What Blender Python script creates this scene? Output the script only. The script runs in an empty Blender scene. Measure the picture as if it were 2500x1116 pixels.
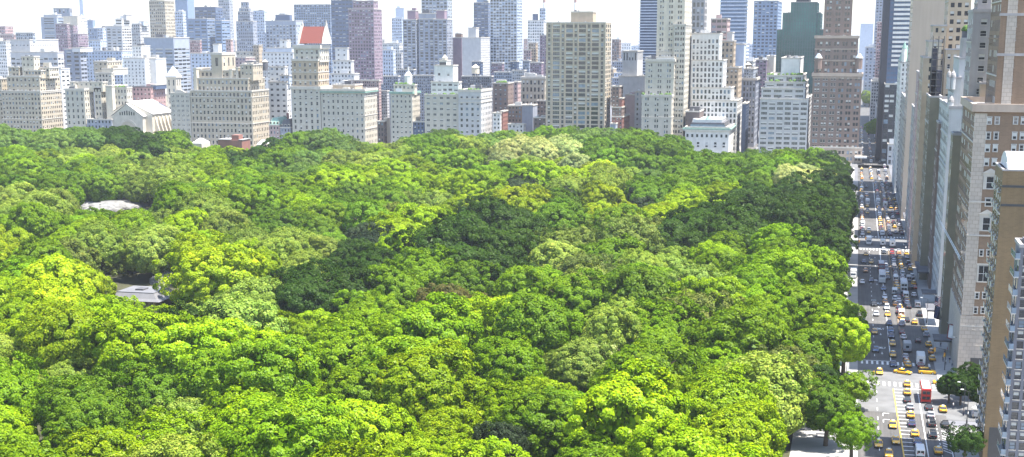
import bpy, bmesh, math, random
import numpy as np
from mathutils import Matrix, Vector
R=random.Random(7); PI=math.pi
C=bpy.context.scene.collection
sc=bpy.context.scene
# ---------------- camera, world, sun, exposure ----------------
FP=3430.; CXP=1250.; CYP=800.; HYP=80.; H=94.
pit=math.atan((CYP-HYP)/FP); yaw=math.atan((2095-CXP)/FP*math.cos(pit))
cam=bpy.data.cameras.new('camera'); co=bpy.data.objects.new('camera',cam); C.objects.link(co); sc.camera=co
cam.sensor_fit='HORIZONTAL'; cam.sensor_width=36; cam.lens=36*FP/2500
cam.shift_y=(CYP-558)/2500; cam.clip_start=1; cam.clip_end=60000
co.location=(0,0,H); co.rotation_euler=(PI/2-pit,0,yaw-PI/2)
SUN_EL,SUN_AZ=69.,183.
w=bpy.data.worlds.new('World'); sc.world=w; w.use_nodes=True
nt=w.node_tree; bg=nt.nodes['Background']; sky=nt.nodes.new('ShaderNodeTexSky'); sky.sky_type='NISHITA'
sky.sun_disc=False; sky.sun_elevation=math.radians(SUN_EL); sky.sun_rotation=math.radians(SUN_AZ)
sky.air_density=1.0; sky.dust_density=1.0; sky.ozone_density=1.0; sky.altitude=50
nt.links.new(sky.outputs[0],bg.inputs[0]); bg.inputs[1].default_value=0.14
sl=bpy.data.lights.new('sun','SUN'); sl.energy=5.0; sl.angle=math.radians(0.5); sl.color=(1,.955,.88)
so=bpy.data.objects.new('sun',sl); C.objects.link(so)
_e=math.radians(SUN_EL); _a=math.radians(SUN_AZ)
sdir=Vector((math.cos(_e)*math.sin(_a),math.cos(_e)*math.cos(_a),math.sin(_e)))
so.rotation_euler=sdir.to_track_quat('Z','Y').to_euler()
sc.view_settings.view_transform='Standard'; sc.view_settings.look='None'; sc.view_settings.gamma=1
sc.view_settings.exposure=1.52
try:
    sc.cycles.max_bounces=5; sc.cycles.diffuse_bounces=2; sc.cycles.glossy_bounces=2; sc.cycles.transmission_bounces=3
    sc.cycles.volume_bounces=0; sc.cycles.transparent_max_bounces=8; sc.cycles.use_denoising=True
    sc.cycles.sample_clamp_indirect=6
except Exception: pass
HAZE=0.00006
# ---------------- pixel <-> world ----------------
hd=(math.cos(yaw),math.sin(yaw)); rt=(math.sin(yaw),-math.cos(yaw))
def ray(px,py):
    x=(px-CXP)/FP; y=-(py-CYP)/FP
    fw=math.cos(pit)+y*math.sin(pit); up=-math.sin(pit)+y*math.cos(pit)
    return (hd[0]*fw+rt[0]*x, hd[1]*fw+rt[1]*x, up)
def G(px,py,z=0):
    r=ray(px,py); t=(z-H)/r[2]; return (r[0]*t,r[1]*t)
def atX(px,py,X):
    r=ray(px,py); t=X/r[0]; return (r[1]*t,H+r[2]*t)
def atY(px,py,Y):
    r=ray(px,py); t=Y/r[1]; return (r[0]*t,H+r[2]*t)
def proj(X,Y,Z):
    Z-=H; f=X*hd[0]+Y*hd[1]; x=X*rt[0]+Y*rt[1]
    zc=f*math.cos(pit)-Z*math.sin(pit); yc=f*math.sin(pit)+Z*math.cos(pit)
    return (CXP+FP*x/zc, CYP-FP*yc/zc, zc)
# ---------------- materials ----------------
MT={}
def mat(name,col,rough=.8,var=.10,scale=.25,streak=0.,metal=0.,spec=.5,brick=None,bump=0.,ani=(.9,.9,.05)):
    if name in MT: return MT[name]
    m=bpy.data.materials.new(name); m.use_nodes=True; n=m.node_tree.nodes; l=m.node_tree.links
    b=n['Principled BSDF']; b.inputs['Roughness'].default_value=rough; b.inputs['Metallic'].default_value=metal
    b.inputs['Specular IOR Level'].default_value=spec
    tc=n.new('ShaderNodeTexCoord'); src=None
    def ramp(fac,lo,hi):
        mr=n.new('ShaderNodeMapRange'); mr.inputs[3].default_value=lo; mr.inputs[4].default_value=hi
        mr.inputs[1].default_value=.3; mr.inputs[2].default_value=.7
        l.new(fac,mr.inputs[0]); return mr.outputs[0]
    nz=n.new('ShaderNodeTexNoise'); nz.inputs['Scale'].default_value=scale; nz.inputs['Detail'].default_value=5
    l.new(tc.outputs['Object'],nz.inputs['Vector'])
    f=ramp(nz.outputs[0],1-var,1+var)
    if streak:
        mp=n.new('ShaderNodeMapping'); mp.inputs['Scale'].default_value=ani; l.new(tc.outputs['Object'],mp.inputs[0])
        n2=n.new('ShaderNodeTexNoise'); n2.inputs['Scale'].default_value=1.; n2.inputs['Detail'].default_value=3; l.new(mp.outputs[0],n2.inputs['Vector'])
        mm=n.new('ShaderNodeMath'); mm.operation='MULTIPLY'; l.new(f,mm.inputs[0]); l.new(ramp(n2.outputs[0],1-streak,1+streak*.4),mm.inputs[1]); f=mm.outputs[0]
    base=None
    if brick:
        bt=n.new('ShaderNodeTexBrick'); bt.inputs['Color1'].default_value=(*col,1); bt.inputs['Color2'].default_value=(*[c*.86 for c in col],1)
        bt.inputs['Mortar'].default_value=(*[min(1,c*brick[2]) for c in col],1); bt.inputs['Scale'].default_value=1
        bt.inputs['Brick Width'].default_value=brick[0]; bt.inputs['Row Height'].default_value=brick[1]; bt.inputs['Mortar Size'].default_value=brick[1]*.07
        sx=n.new('ShaderNodeSeparateXYZ'); cx=n.new('ShaderNodeCombineXYZ'); ad=n.new('ShaderNodeMath')
        l.new(tc.outputs['Object'],sx.inputs[0]); l.new(sx.outputs[0],ad.inputs[0]); l.new(sx.outputs[1],ad.inputs[1])
        l.new(ad.outputs[0],cx.inputs[0]); l.new(sx.outputs[2],cx.inputs[1]); l.new(cx.outputs[0],bt.inputs['Vector'])
        base=bt.outputs[0]
    mx=n.new('ShaderNodeVectorMath'); mx.operation='SCALE'
    if base: l.new(base,mx.inputs[0])
    else: mx.inputs[0].default_value=col
    l.new(f,mx.inputs['Scale']); l.new(mx.outputs[0],b.inputs['Base Color'])
    if bump:
        bp=n.new('ShaderNodeBump'); bp.inputs['Strength'].default_value=bump; bp.inputs['Distance'].default_value=.3
        l.new(nz.outputs[0],bp.inputs['Height']); l.new(bp.outputs[0],b.inputs['Normal'])
    MT[name]=m; return m
W=lambda name,*a,**k: mat('wall_'+name,*a,streak=.07,**k)
W('beige',(.43,.37,.28)); W('tan',(.42,.33,.23)); W('cream',(.55,.49,.39)); W('lime',(.48,.44,.365)); W('white',(.66,.64,.60))
W('gray',(.33,.31,.29)); W('lgray',(.46,.45,.44)); W('teal',(.05,.11,.11)); W('dgray',(.16,.16,.18)); W('brown',(.20,.14,.115)); W('dbrown',(.11,.08,.07))
W('sherry',(.20,.14,.112)); W('sherrylow',(.42,.33,.26)); W('red',(.27,.12,.09)); W('pink',(.38,.24,.23)); W('mauve',(.25,.18,.22)); W('rose',(.42,.30,.28))
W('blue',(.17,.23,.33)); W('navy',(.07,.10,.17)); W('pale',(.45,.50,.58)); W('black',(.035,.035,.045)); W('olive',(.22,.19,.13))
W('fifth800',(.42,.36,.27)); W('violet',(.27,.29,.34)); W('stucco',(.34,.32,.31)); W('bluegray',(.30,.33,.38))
mat('wall_slab',(.215,.145,.072),.85,.12,.12,streak=.10,brick=(.9,.3,1.12)); mat('wall_hotel',(.25,.165,.105),.9,.10,.15,streak=.10,brick=(.9,.35,1.1))
mat('wall_ashlar',(.48,.41,.34),.9,.08,.2,brick=(1.5,1.1,.7)); mat('wall_plazaw',(.48,.48,.47),.8,.1,.2,streak=.12)
mat('wall_tanblank',(.42,.34,.26),.9,.06,.05,streak=.06)
mat('roofing',(.30,.29,.28),.95,.25,.3); mat('roofdark',(.10,.10,.11),.9,.3,.3); mat('rooflight',(.62,.61,.60),.9,.12,.2)
mat('tile_red',(.16,.034,.022),.8,.15,1.2); mat('copper',(.20,.33,.27),.7,.2,.5); mat('slate_blue',(.45,.52,.60),.6,.1,.4)
mat('metal_dark',(.04,.042,.045),.5,.1,1); mat('metal_light',(.55,.56,.57),.4,.1,1,metal=.3); mat('glass_dark',(.025,.03,.035),.08,.2,.5,spec=.9)
mat('glass_sky',(.16,.22,.28),.10,.3,.4,spec=.9); mat('glass_green',(.035,.125,.105),.2,.85,.035,spec=.6); mat('glass_blue',(.07,.13,.22),.1,.3,.06,spec=1.)  # pale sky panes and blotchy green have reflections painted into their colour
mat('frame_w',(.55,.54,.51),.6,.05,1); mat('frame_d',(.08,.075,.07),.6,.05,1); mat('blind',(.55,.54,.50),.8,.08,1.5)
mat('stone_trim',(.50,.46,.40),.85,.1,.5,streak=.1); mat('wood_tank',(.28,.20,.13),.9,.15,2); mat('bark',(.10,.075,.055),.95,.25,2,bump=.5)
mat('concrete',(.42,.41,.39),.9,.12,.15); mat('asphalt',(.094,.089,.084),.85,.26,.12,streak=.28,ani=(.03,1.6,1)); mat('asphalt_lit',(.135,.135,.135),.9,.2,.2)  # second asphalt is a paler copy with sunlight painted in
mat('sidewalk',(.36,.35,.33),.9,.10,.12,brick=(1.5,1.5,.85)); mat('paint_w',(.72,.72,.70),.7,.18,.9); mat('paint_y',(.62,.40,.06),.7,.15,.9)
mat('median',(.20,.15,.10),.9,.2,.5); mat('grass',(.045,.085,.015),.95,.3,.05); mat('soil',(.05,.05,.022),.95,.35,.06); mat('rock',(.19,.185,.175),.9,.40,.25,bump=1.); mat('pavilion_roof',(.15,.148,.155),.6,.15,.4)
mat('ground_city',(.13,.13,.14),.95,.3,.01); mat('net_dark',(.03,.03,.045),.8,.3,.6); mat('shrub',(.07,.14,.02),.9,.3,1.2)
def paint(name,col,rough=.28): return mat('paint_'+name,col,rough,.03,3,spec=.6)
paint('yellow',(.82,.44,.01)); paint('black',(.012,.012,.014)); paint('white',(.75,.75,.74)); paint('silver',(.38,.39,.41)); paint('blue',(.06,.12,.25))
paint('red',(.45,.02,.015)); paint('maroon',(.16,.015,.02)); paint('gray',(.12,.125,.13)); paint('orange',(.75,.30,.015)); paint('navy',(.02,.03,.09)); paint('green',(.03,.10,.06))
mat('tyre',(.02,.02,.02),.9,.1,4); mat('skin',(.45,.28,.2),.6,.05,4); mat('lamp_red',(.5,.01,.01),.3,.05,2); mat('lamp_white',(.85,.85,.8),.2,.05,2); mat('traffic_yellow',(.75,.42,.02),.5,.05,2)
# ---------------- mesh helpers ----------------
class MB:
    def __init__(s): s.v=[]; s.f=[]; s.m=[]; s.mats=[]; s.smooth=False
    def mi(s,m):
        m=MT[m] if isinstance(m,str) else m
        if m not in s.mats: s.mats.append(m)
        return s.mats.index(m)
    def face(s,pts,m):
        i=len(s.v); s.v+=pts; s.f.append(tuple(range(i,i+len(pts)))); s.m.append(s.mi(m))
    def box(s,x0,y0,z0,x1,y1,z1,m,top=None,bottom=True):
        if x0>x1: x0,x1=x1,x0
        if y0>y1: y0,y1=y1,y0
        k=len(s.v); s.v+=[(x0,y0,z0),(x1,y0,z0),(x1,y1,z0),(x0,y1,z0),(x0,y0,z1),(x1,y0,z1),(x1,y1,z1),(x0,y1,z1)]
        a=s.mi(m); t=s.mi(top) if top else a
        for f,mm in (((0,1,5,4),a),((1,2,6,5),a),((2,3,7,6),a),((3,0,4,7),a),((4,5,6,7),t),((3,2,1,0),a)):
            s.f.append(tuple(k+q for q in f)); s.m.append(mm)
    def loft(s,rings,m,cap=True):
        n=len(rings[0]); k=len(s.v); a=s.mi(m)
        for r in rings: s.v+=[tuple(p) for p in r]
        for i in range(len(rings)-1):
            for j in range(n):
                s.f.append((k+i*n+j,k+i*n+(j+1)%n,k+(i+1)*n+(j+1)%n,k+(i+1)*n+j)); s.m.append(a)
        if cap:
            s.f.append(tuple(k+j for j in reversed(range(n)))); s.m.append(a)
            s.f.append(tuple(k+(len(rings)-1)*n+j for j in range(n))); s.m.append(a)
    def tube(s,p0,p1,r0,r1,m,n=8):
        p0=Vector(p0); p1=Vector(p1); d=(p1-p0).normalized()
        u=d.cross(Vector((0,0,1)) if abs(d.z)<.9 else Vector((1,0,0))).normalized(); v=d.cross(u)
        s.loft([[p+(u*math.cos(t)+v*math.sin(t))*r for t in [2*PI*j/n for j in range(n)]] for p,r in ((p0,r0),(p1,r1))],m)
    def build(s,name,parent=None,smooth=False,loc=None):
        me=bpy.data.meshes.new(name); me.from_pydata([tuple(q) for q in s.v],[],s.f)
        for m in s.mats: me.materials.append(m)
        me.polygons.foreach_set('material_index',s.m)
        if smooth: me.polygons.foreach_set('use_smooth',[True]*len(s.f))
        me.update(); return link(name,me,parent,loc)
def link(name,me,parent=None,loc=None):
    o=bpy.data.objects.new(name,me); C.objects.link(o)
    if parent is not None: o.parent=parent
    if loc is not None: o.location=loc
    return o
LABELS={}
def tag(o,label=None,cat=None,group=None,kind=None):
    if label: o['label']=label
    if cat: o['category']=cat
    if group: o['group']=group
    if kind: o['kind']=kind
    return o
def empty(name,loc,rz=0,label=None,cat=None,group=None):
    o=bpy.data.objects.new(name,None); C.objects.link(o); o.location=loc; o.rotation_euler=(0,0,rz); o.empty_display_size=.5
    return tag(o,label,cat,group)
def copy_tree(o,parent=None):
    c=o.copy(); C.objects.link(c); c.parent=parent
    for k in ('label','category','group'):
        if parent is None and k in c: pass
    for ch in list(KIDS.get(o.name,[])):
        copy_tree(ch,c)
    return c
KIDS={}
def ordw(i):
    a=['first','second','third','fourth','fifth','sixth','seventh','eighth','ninth','tenth','eleventh','twelfth','thirteenth','fourteenth','fifteenth','sixteenth','seventeenth','eighteenth','nineteenth','twentieth']
    t={2:'twenty',3:'thirty',4:'forty',5:'fifty'}
    if i<=20: return a[i-1]
    if i%10==0: return {30:'thirtieth',40:'fortieth',50:'fiftieth'}[i]
    return t[i//10]+'-'+a[i%10-1]
# ---------------- windows & facades ----------------
WINM={}
def win_mesh(w_,h_,style,var,d=.28):
    key=(round(w_,1),round(h_,1),style,var,d)
    if key in WINM: return WINM[key]
    w_,h_=key[0],key[1]; b=MB(); g={0:'glass_dark',1:'glass_dark',2:'glass_sky'}[var]; fr='frame_w' if style!='dark' else 'frame_d'
    a=w_/2
    b.face([(-a,-d,0),(a,-d,0),(a,-d,h_),(-a,-d,h_)],g)
    t=.09 if w_<2 else .12
    def fq(x0,z0,x1,z1,y,m): b.face([(x0,y,z0),(x1,y,z0),(x1,y,z1),(x0,y,z1)],m)
    for r in ((-a,0,-a+t,h_),(a-t,0,a,h_)): fq(*r,-d+.06*d/.28,fr)
    fq(-a+t,0,a-t,t,-d+.06*d/.28,fr); fq(-a+t,h_-t,a-t,h_,-d+.06*d/.28,fr)
    fq(-a+t,h_*.5-t/2,a-t,h_*.5+t/2,-d+.07*d/.28,fr)
    if w_>1.9:
        for q in range(1,int(w_/1.1)):
            x=-a+w_*q/int(w_/1.1); fq(x-.05,t,x+.05,h_-t,-d+.05*d/.28,fr)
    if var==1: fq(-a+t,h_*.45,a-t,h_-t,-d+.03*d/.28,'blind')
    b.box(-a-.1,-.02,-.16,a+.1,.10,0,'stone_trim')
    me=bpy.data.meshes.new('window'); me.from_pydata(b.v,[],b.f)
    for m in b.mats: me.materials.append(m)
    me.polygons.foreach_set('material_index',b.m); me.update(); WINM[key]=me; return me
def facade(mb,wins,o,u,n,Wd,z0,z1,spec,wall,near,dd=.28,cpat=None):
    """wall rectangle from o along u (2D), outward n, with real recessed openings"""
    def P(a,z,d=0): return (o[0]+u[0]*a-n[0]*d,o[1]+u[1]*a-n[1]*d,z)
    flip=(u[0]*n[1]-u[1]*n[0])>0
    def Q(a0,za,a1,zb,m,d=0):
        p=[P(a0,za,d),P(a1,za,d),P(a1,zb,d),P(a0,zb,d)]
        mb.face(p[::-1] if flip else p,m)
    if not spec or Wd<3 or z1-z0<3: Q(0,z0,Wd,z1,wall); return
    pitch,fl,ww,wh,k,tm=spec
    n_=max(1,round((Wd-.6)/pitch)); p=(Wd-.6)/n_; ww=min(ww,(p-.3)/k-.25)
    cols=[]
    for i in range(n_):
        c=.3+p*(i+.5)
        if k==1: cols.append(c)
        else: cols+=[c-ww/2-.25,c+ww/2+.25]
    cw=[ww]*len(cols)
    if cpat: cols=[c[0] for c in cpat]; cw=[c[1] for c in cpat]
    rows=[]; z=z1-tm-wh
    while z>z0+.7: rows.append(z); z-=fl
    if not rows: Q(0,z0,Wd,z1,wall); return
    rows=rows[::-1]
    x=0
    for c,ww in zip(cols,cw):
        a0,a1=c-ww/2,c+ww/2
        if a0-x>.01: Q(x,z0,a0,z1,wall)
        zz=z0
        for r in rows:
            Q(a0,zz,a1,r,wall)
            pts=[P(a0,r),P(a1,r),P(a1,r+wh),P(a0,r+wh)]; pi=[P(a0,r,dd),P(a1,r,dd),P(a1,r+wh,dd),P(a0,r+wh,dd)]
            for i in range(4):
                j=(i+1)%4; q=[pts[i],pts[j],pi[j],pi[i]]; mb.face(q[::-1] if not flip else q,wall)
            wins.append((P(c,r),u,n,ww,wh,near,dd)); zz=r+wh
        Q(a0,zz,a1,z1,wall); x=a1
    if Wd-x>.01: Q(x,z0,Wd,z1,wall)
OCC=[]  # occluders for infill visibility
def finish_windows(root,wins,indiv=100,style='w',pdark=.62,pblind=.28,glass=None):
    wins=[w_ for w_ in wins]
    cx=sorted(range(len(wins)),key=lambda i:(wins[i][5],)) ; ind=set(cx[:indiv]) if indiv else set()
    st=MB(); first={}
    for i,(p,u,n,ww,wh,near,dd) in enumerate(wins):
        r=R.random(); var=0 if r<pdark else (1 if r<pdark+pblind else 2)
        if i in ind:
            me=win_mesh(ww,wh,style,var,dd); o=bpy.data.objects.new('window',me); C.objects.link(o); o.parent=root
            o.location=(p[0],p[1],p[2]); 
            # local +y = outward
            o.rotation_euler=(0,0,math.atan2(n[1],n[0])-PI/2)
        else:
            g=glass or {0:'glass_dark',1:'blind',2:'glass_sky'}[var]
            a=ww/2; q=[(p[0]+u[0]*s-n[0]*dd*.93,p[1]+u[1]*s-n[1]*dd*.93,z) for s,z in ((-a,p[2]),(a,p[2]),(a,p[2]+wh),(-a,p[2]+wh))]
            if (u[0]*n[1]-u[1]*n[0])>0: q=q[::-1]
            st.face(q,g)
            if var==1 and not glass:
                zz=p[2]+wh*.4; q=[(p[0]+u[0]*s-n[0]*dd*.86,p[1]+u[1]*s-n[1]*dd*.86,z) for s,z in ((-a,p[2]),(a,p[2]),(a,zz),(-a,zz))]
                if (u[0]*n[1]-u[1]*n[0])>0: q=q[::-1]
                st.face(q,'glass_dark')
    if st.f: tag(st.build('window',root),kind='stuff')
WX,WY=(0.,-1.),(-1.,0.)
def building(name,label,cat,X,blocks,indiv=0,style='w',group=None,extra=None,short=None,glass=None,pd=.62,pb=.28,side='L',Y=-31.3):
    """side L: blocks=(pxL,pxR,pxS,yT,yB,dX,wall,spec[,opts]); X is the west front plane
       side R (south side of the street): blocks=(pxN,pxL,pxR,yT,yB,dY,wall,spec): pxL is the NW corner"""
    walls={}; wins=[]; trims=[]; piers=[]; roof=MB(); huts=[]; gard=MB(); first=None; info=[]
    for b in blocks:
        o=b[8] if len(b)>8 else {}
        if side=='L':
            pl,pr,ps,yT,yB,dx,wall,spec=b[:8]; x0=X+dx
            ya,zt=atX(pl,yT,x0); yb,_=atX(pr,yT,x0); xs=atY(ps,yT,yb)[0] if ps and abs(yb)>1 else x0+o.get('dep',26)
            if not (x0+4<xs<x0+95): xs=x0+ (o.get('dep',26) if xs<=x0+4 else 95)
            if 'dep' in o: xs=x0+o['dep']
            x1=xs; y0,y1=yb,ya
        else:
            pn,pl,pr,yT,yB,dy,wall,spec=b[:8]; y1=Y-dy
            x0,zt=atY(pl,yT,y1); y0=atX(pr,yT,x0)[0]; x1=atY(pn,yT,y1)[0]
            if 'x0' in o: x0=o['x0']; zt=atX(pl,yT,x0)[1]; y1=atX(pl,yT,x0)[0]; y0=atX(pr,yT,x0)[0]; x1=atY(pn,yT,y1)[0]
            if x1<x0+3 or x1>x0+90 or 'dep' in o: x1=x0+o.get('dep',24)
        zb=0 if yB is None else max(0,atX(pl,yB,x0)[1]-1.5)
        if zt<zb+2: zt=zb+2
        if first is None: first=(x0,(y0+y1)/2)
        info.append((x0,x1,y0,y1,zb,zt))
        sc_=proj(x0,y1,zt)[2]/FP
        sp=None
        if spec: sp=(spec[0]*sc_,spec[1]*sc_,spec[2]*sc_,spec[3]*sc_,spec[4] if len(spec)>4 else 1,(spec[5] if len(spec)>5 else 3)*sc_)
        wl=MT['wall_'+wall]; mb=walls.setdefault(wall,MB())
        zv=max(zb,o.get('zmin',0))
        # west
        cp=None
        if 'cpat' in o: cp=[(y1-atX(c,yT,x0)[0],q*sc_) for c,q in o['cpat']]
        sw=o.get('wspec',1); facade(mb,wins,(x0,y1),WX,WY,y1-y0,zb,zt,sp if sw else None,wl,1,.28,cp)
        ss=o.get('sspec',1)
        if side=='L':
            facade(mb,wins,(x0,y0),(1.,0.),(0.,-1.),x1-x0,zb,zt,sp if ss else None,wl,2)
            mb.face([(x0,y1,zb),(x0,y1,zt),(x1,y1,zt),(x1,y1,zb)],wl)
        else:
            sn=sp
            if 'nspec' in o: sn=(o['nspec'][0],o['nspec'][1],o['nspec'][2],o['nspec'][3],1,2.5)
            facade(mb,wins,(x0,y1),(1.,0.),(0.,1.),x1-x0,zb,zt,sn if ss else None,wl,2,.03)
            mb.face([(x0,y0,zb),(x1,y0,zb),(x1,y0,zt),(x0,y0,zt)],wl)
        mb.face([(x1,y0,zb),(x1,y1,zb),(x1,y1,zt),(x1,y0,zt)],wl)
        roof.face([(x0+.3,y0+.3,zt-.6),(x1-.3,y0+.3,zt-.6),(x1-.3,y1-.3,zt-.6),(x0+.3,y1-.3,zt-.6)],o.get('roof','roofing'))
        # parapet + cornice ring
        trim=MB(); trims.append(trim)
        tm_=o.get('trim','stone_trim' if side=='L' else 'wall_stucco'); e=o.get('corn',.35 if side=='L' else .2); hh=o.get('ch',.9)*(1 if side=='L' else .7)
        for (a,bb,c,d) in ((x0-e,y0-e,x0+.4,y1+e),(x1-.4,y0-e,x1+e,y1+e),(x0+.4,y0-e,x1-.4,y0+.4),(x0+.4,y1-.4,x1-.4,y1+e)):
            trim.box(a,bb,zt-hh*.55,c,d,zt+hh*.45,tm_)
        if o.get('belt'):
            for q in o['belt']:
                zq=atX(pl,q,x0)[1]; trim.box(x0-.3,y0-.3,zq-.3,x0+.02,y1+.3,zq+.4,tm_); 
                trim.box(x0+.02,y0-.3,zq-.3,x1,y0+.02,zq+.4,tm_)
        if side=='R' and 'nspec' in o and x1-x0>12:
            nb_=max(3,int((zt-zb)/9))
            for q in range(1,nb_):
                zz=zb+(zt-zb)*q/nb_; pb_=MB(); piers.append(pb_); pb_.box(x0-.1,y1+.02,zz-.2,x1,y1+.22,zz+.2,'stone_trim' if q in (1,nb_-1) else wl)
        if o.get('hut',1):
            wdt=y1-y0; dep=x1-x0
            for q in range(o.get('nh',2 if indiv else 1)):
                if wdt<9 or dep<9: break
                cx=x0+dep*R.uniform(.3,.7); cy=y0+wdt*R.uniform(.2,.8); s1=R.uniform(1.5,3.5); s2=R.uniform(1.5,4)
                cx=min(max(cx,x0+s1+1),x1-s1-1); cy=min(max(cy,y0+s2+1),y1-s2-1)
                h_=MB(); huts.append(('rooftop_hut',h_)); h_.box(cx-s1,cy-s2,zt-.6,cx+s1,cy+s2,zt+R.uniform(1.5,4),R.choice([wl,'concrete','rooflight','roofdark']))
            for q in range(o.get('nd',5 if indiv else 2)):
                if wdt<6 or dep<6: break
                cx=R.uniform(x0+1.5,x1-1.5); cy=R.uniform(y0+1.5,y1-1.5); s1=R.uniform(.4,1.2)
                h_=MB(); huts.append(('rooftop_unit',h_)); h_.box(cx-s1,cy-s1*.7,zt-.6,cx+s1,cy+s1*.7,zt+R.uniform(.5,1.6),R.choice(['metal_light','concrete','roofdark']))
        if o.get('garden'):
            for q in range(14):
                cy=R.uniform(y0+.8,y1-.8); rr=R.uniform(.6,1.3); cx=x0+R.uniform(.8,1.8)
                gard.loft([[(cx+rr*k2*math.cos(t)*R.uniform(.8,1.2),cy+rr*k2*math.sin(t)*R.uniform(.8,1.2),zt-.5+h2*rr) for t in [2*PI*j/7 for j in range(7)]] for k2,h2 in ((.6,.2),(1.1,.9),(1.,1.5),(.4,2.1))],'shrub')
        a=proj(x0,y1,zt); bq=proj(x0,y0,zt); c=proj(x1,y0,zt) if side=='L' else proj(x1,y1,zt)
        OCC.append((min(a[0],bq[0],c[0]),max(a[0],bq[0],c[0]),min(a[1],bq[1]),x0,short or ''))
    root=empty(name,(0,0,0),0,label,cat,group)
    base=Vector((first[0],first[1],0)); root.location=base
    def fix(mb): mb.v=[(p[0]-base.x,p[1]-base.y,p[2]) for p in mb.v]; return mb
    for k,mb in walls.items(): fix(mb).build('wall',root)
    ro=fix(roof).build('roof',root); [fix(q_).build('cornice',root) for q_ in trims]; [fix(q_).build('ledge',root) for q_ in piers]
    for nm_,h_ in huts: fix(h_).build(nm_,ro)
    if gard.f: tag(fix(gard).build('roof_garden',root),kind='stuff')
    wins=[((p[0]-base.x,p[1]-base.y,p[2]),u,n,a_,b_,c_,d_) for p,u,n,a_,b_,c_,d_ in wins]
    finish_windows(root,wins,indiv,style,pd,pb,glass)
    if extra: extra(root,info,base)
    return root,info
# ---------------- ground, roads ----------------
def sheet(name,x0,y0,x1,y1,z,m,label,th=None,group=None):
    b=MB()
    if th: b.box(x0,y0,z-th,x1,y1,z,m)
    else: b.face([(x0,y0,z),(x1,y0,z),(x1,y1,z),(x0,y1,z)],m)
    return tag(b.build(name),label,name.replace('_',' '),kind='structure')
sheet('ground',-600,-6500,14000,6500,0,'ground_city','wide grey city ground reaching the hazy horizon')
sheet('park_ground',60,3.2,1032,1500,.05,'soil','brown and green park floor under the trees')
sheet('road',60,-26,3400,-4.5,.06,'asphalt','wide busy asphalt street running away beside the park')
sheet('road',356,-26,413,-4.5,.085,'asphalt_lit','asphalt of the near crossing with sunlight painted in as a paler tone')  # paler sheet laid where sun falls, light put into the colour
sheet('road',636,-26,677,-4.5,.085,'asphalt_lit','asphalt of the middle crossing with sunlight painted in as a paler tone')  # same painted sunlight on the middle crossing
sheet('avenue',352,-900,392,-26,.06,'asphalt_lit','sunlit avenue opening on the south side at the near crossing')
sheet('avenue',640,-900,672,-26,.06,'asphalt_lit','sunlit avenue opening at the middle crossing')
sheet('avenue',1030,-26,1054,1500,.06,'asphalt_lit','avenue running in front of the row of stone apartment houses')
sheet('road',1066,66,2600,86,.07,'asphalt','side street leading away between the mansion and the pale office')
sheet('pavement',60,-4.5,936,3.2,.19,'sidewalk','sunlit stone pavement along the park edge',.15)
sheet('plaza',298,3.2,402,10.5,.19,'sidewalk','bright paved corner at the park entrance',.15)
sheet('pavement',392,-31.3,640,-26,.19,'sidewalk','shaded pavement under the hotel fronts',.15)
sheet('pavement',672,-31.3,940,-26,.19,'sidewalk','shaded pavement beyond the middle crossing',.15)
sheet('pavement',150,-60,346,-26,.19,'sidewalk','shaded pavement at the near corner with trees',.15)
sheet('plaza',940,-2,1028,64,.21,'concrete','bright stone plaza at the far corner of the park',.15)
sheet('plaza',1054,-4,1066,1500,.21,'sidewalk','pavement in front of the stone apartment houses',.15)
mk=MB()
def stripe(x0,y0,x1,y1,m='paint_w'): mk.face([(x0,y0,.11),(x1,y0,.11),(x1,y1,.11),(x0,y1,.11)],m)
# near crossing: lines
stripe(409,-14.05,640,-13.75); stripe(672,-14.05,930,-13.75)
for x0,x1 in ((384,388.6),(409.5,413.6)):
    y=-5.4
    while y>-25.5: stripe(x0,y-.6,x1,y); y-=1.45
stripe(413.9,-13.8,414.4,-5); stripe(381.6,-26,382,-17)
for x0,x1 in ((634,638.5),(675,679)):
    y=-5.4
    while y>-25.5: stripe(x0,y-.6,x1,y); y-=1.4
x=150
while x<382:
    stripe(x,-9.5,x+3,-9.3); x+=9
x=420
while x<632: stripe(x,-9.5,x+3,-9.3); x+=9
x=150
while x<381:      # yellow line and hatched strip
    t=(x-150)/231; ya=-17.2+t*3.4
    x2=min(x+6,381); t2=(x2-150)/231; yb=-17.2+t2*3.4
    mk.face([(x,ya-.15,.11),(x2,yb-.15,.11),(x2,yb+.15,.11),(x,ya+.15,.11)],'paint_y')
    x=x2
x=200
while x<381:
    t=(x-150)/231; ya=-17.35+t*3.4
    stripe(x,ya-2.3,x+.45,ya); x+=3.4
x=150
while x<378:
    stripe(x,-20.25,x+6,-20.0); x+=6
x=150
while x<376: stripe(x,-23.3,x+1.4,-23.1); x+=3.2
for i in range(9):
    x=322+i*2.2; mk.face([(x,-25.6,.11),(x+.5,-25.6,.11),(x+2.8-i*.1,-23.7-i*.05,.11),(x+2.3-i*.1,-23.7-i*.05,.11)],'paint_w')
stripe(319,-25.7,342,-25.45)
for k in range(6):     # lane arrows and turn letters as worn blocks of paint
    x=[424,452,498,545,590,612][k]
    stripe(x,-11.7,x+2.2,-11.5); mk.face([(x-.9,-11.6,.11),(x+.2,-12.0,.11),(x+.2,-11.2,.11)],'paint_w')
LET={'O':['111','101','101','101','111'],'N':['101','111','111','111','101'],'L':['100','100','100','100','111'],'Y':['101','101','010','010','010']}
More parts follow.
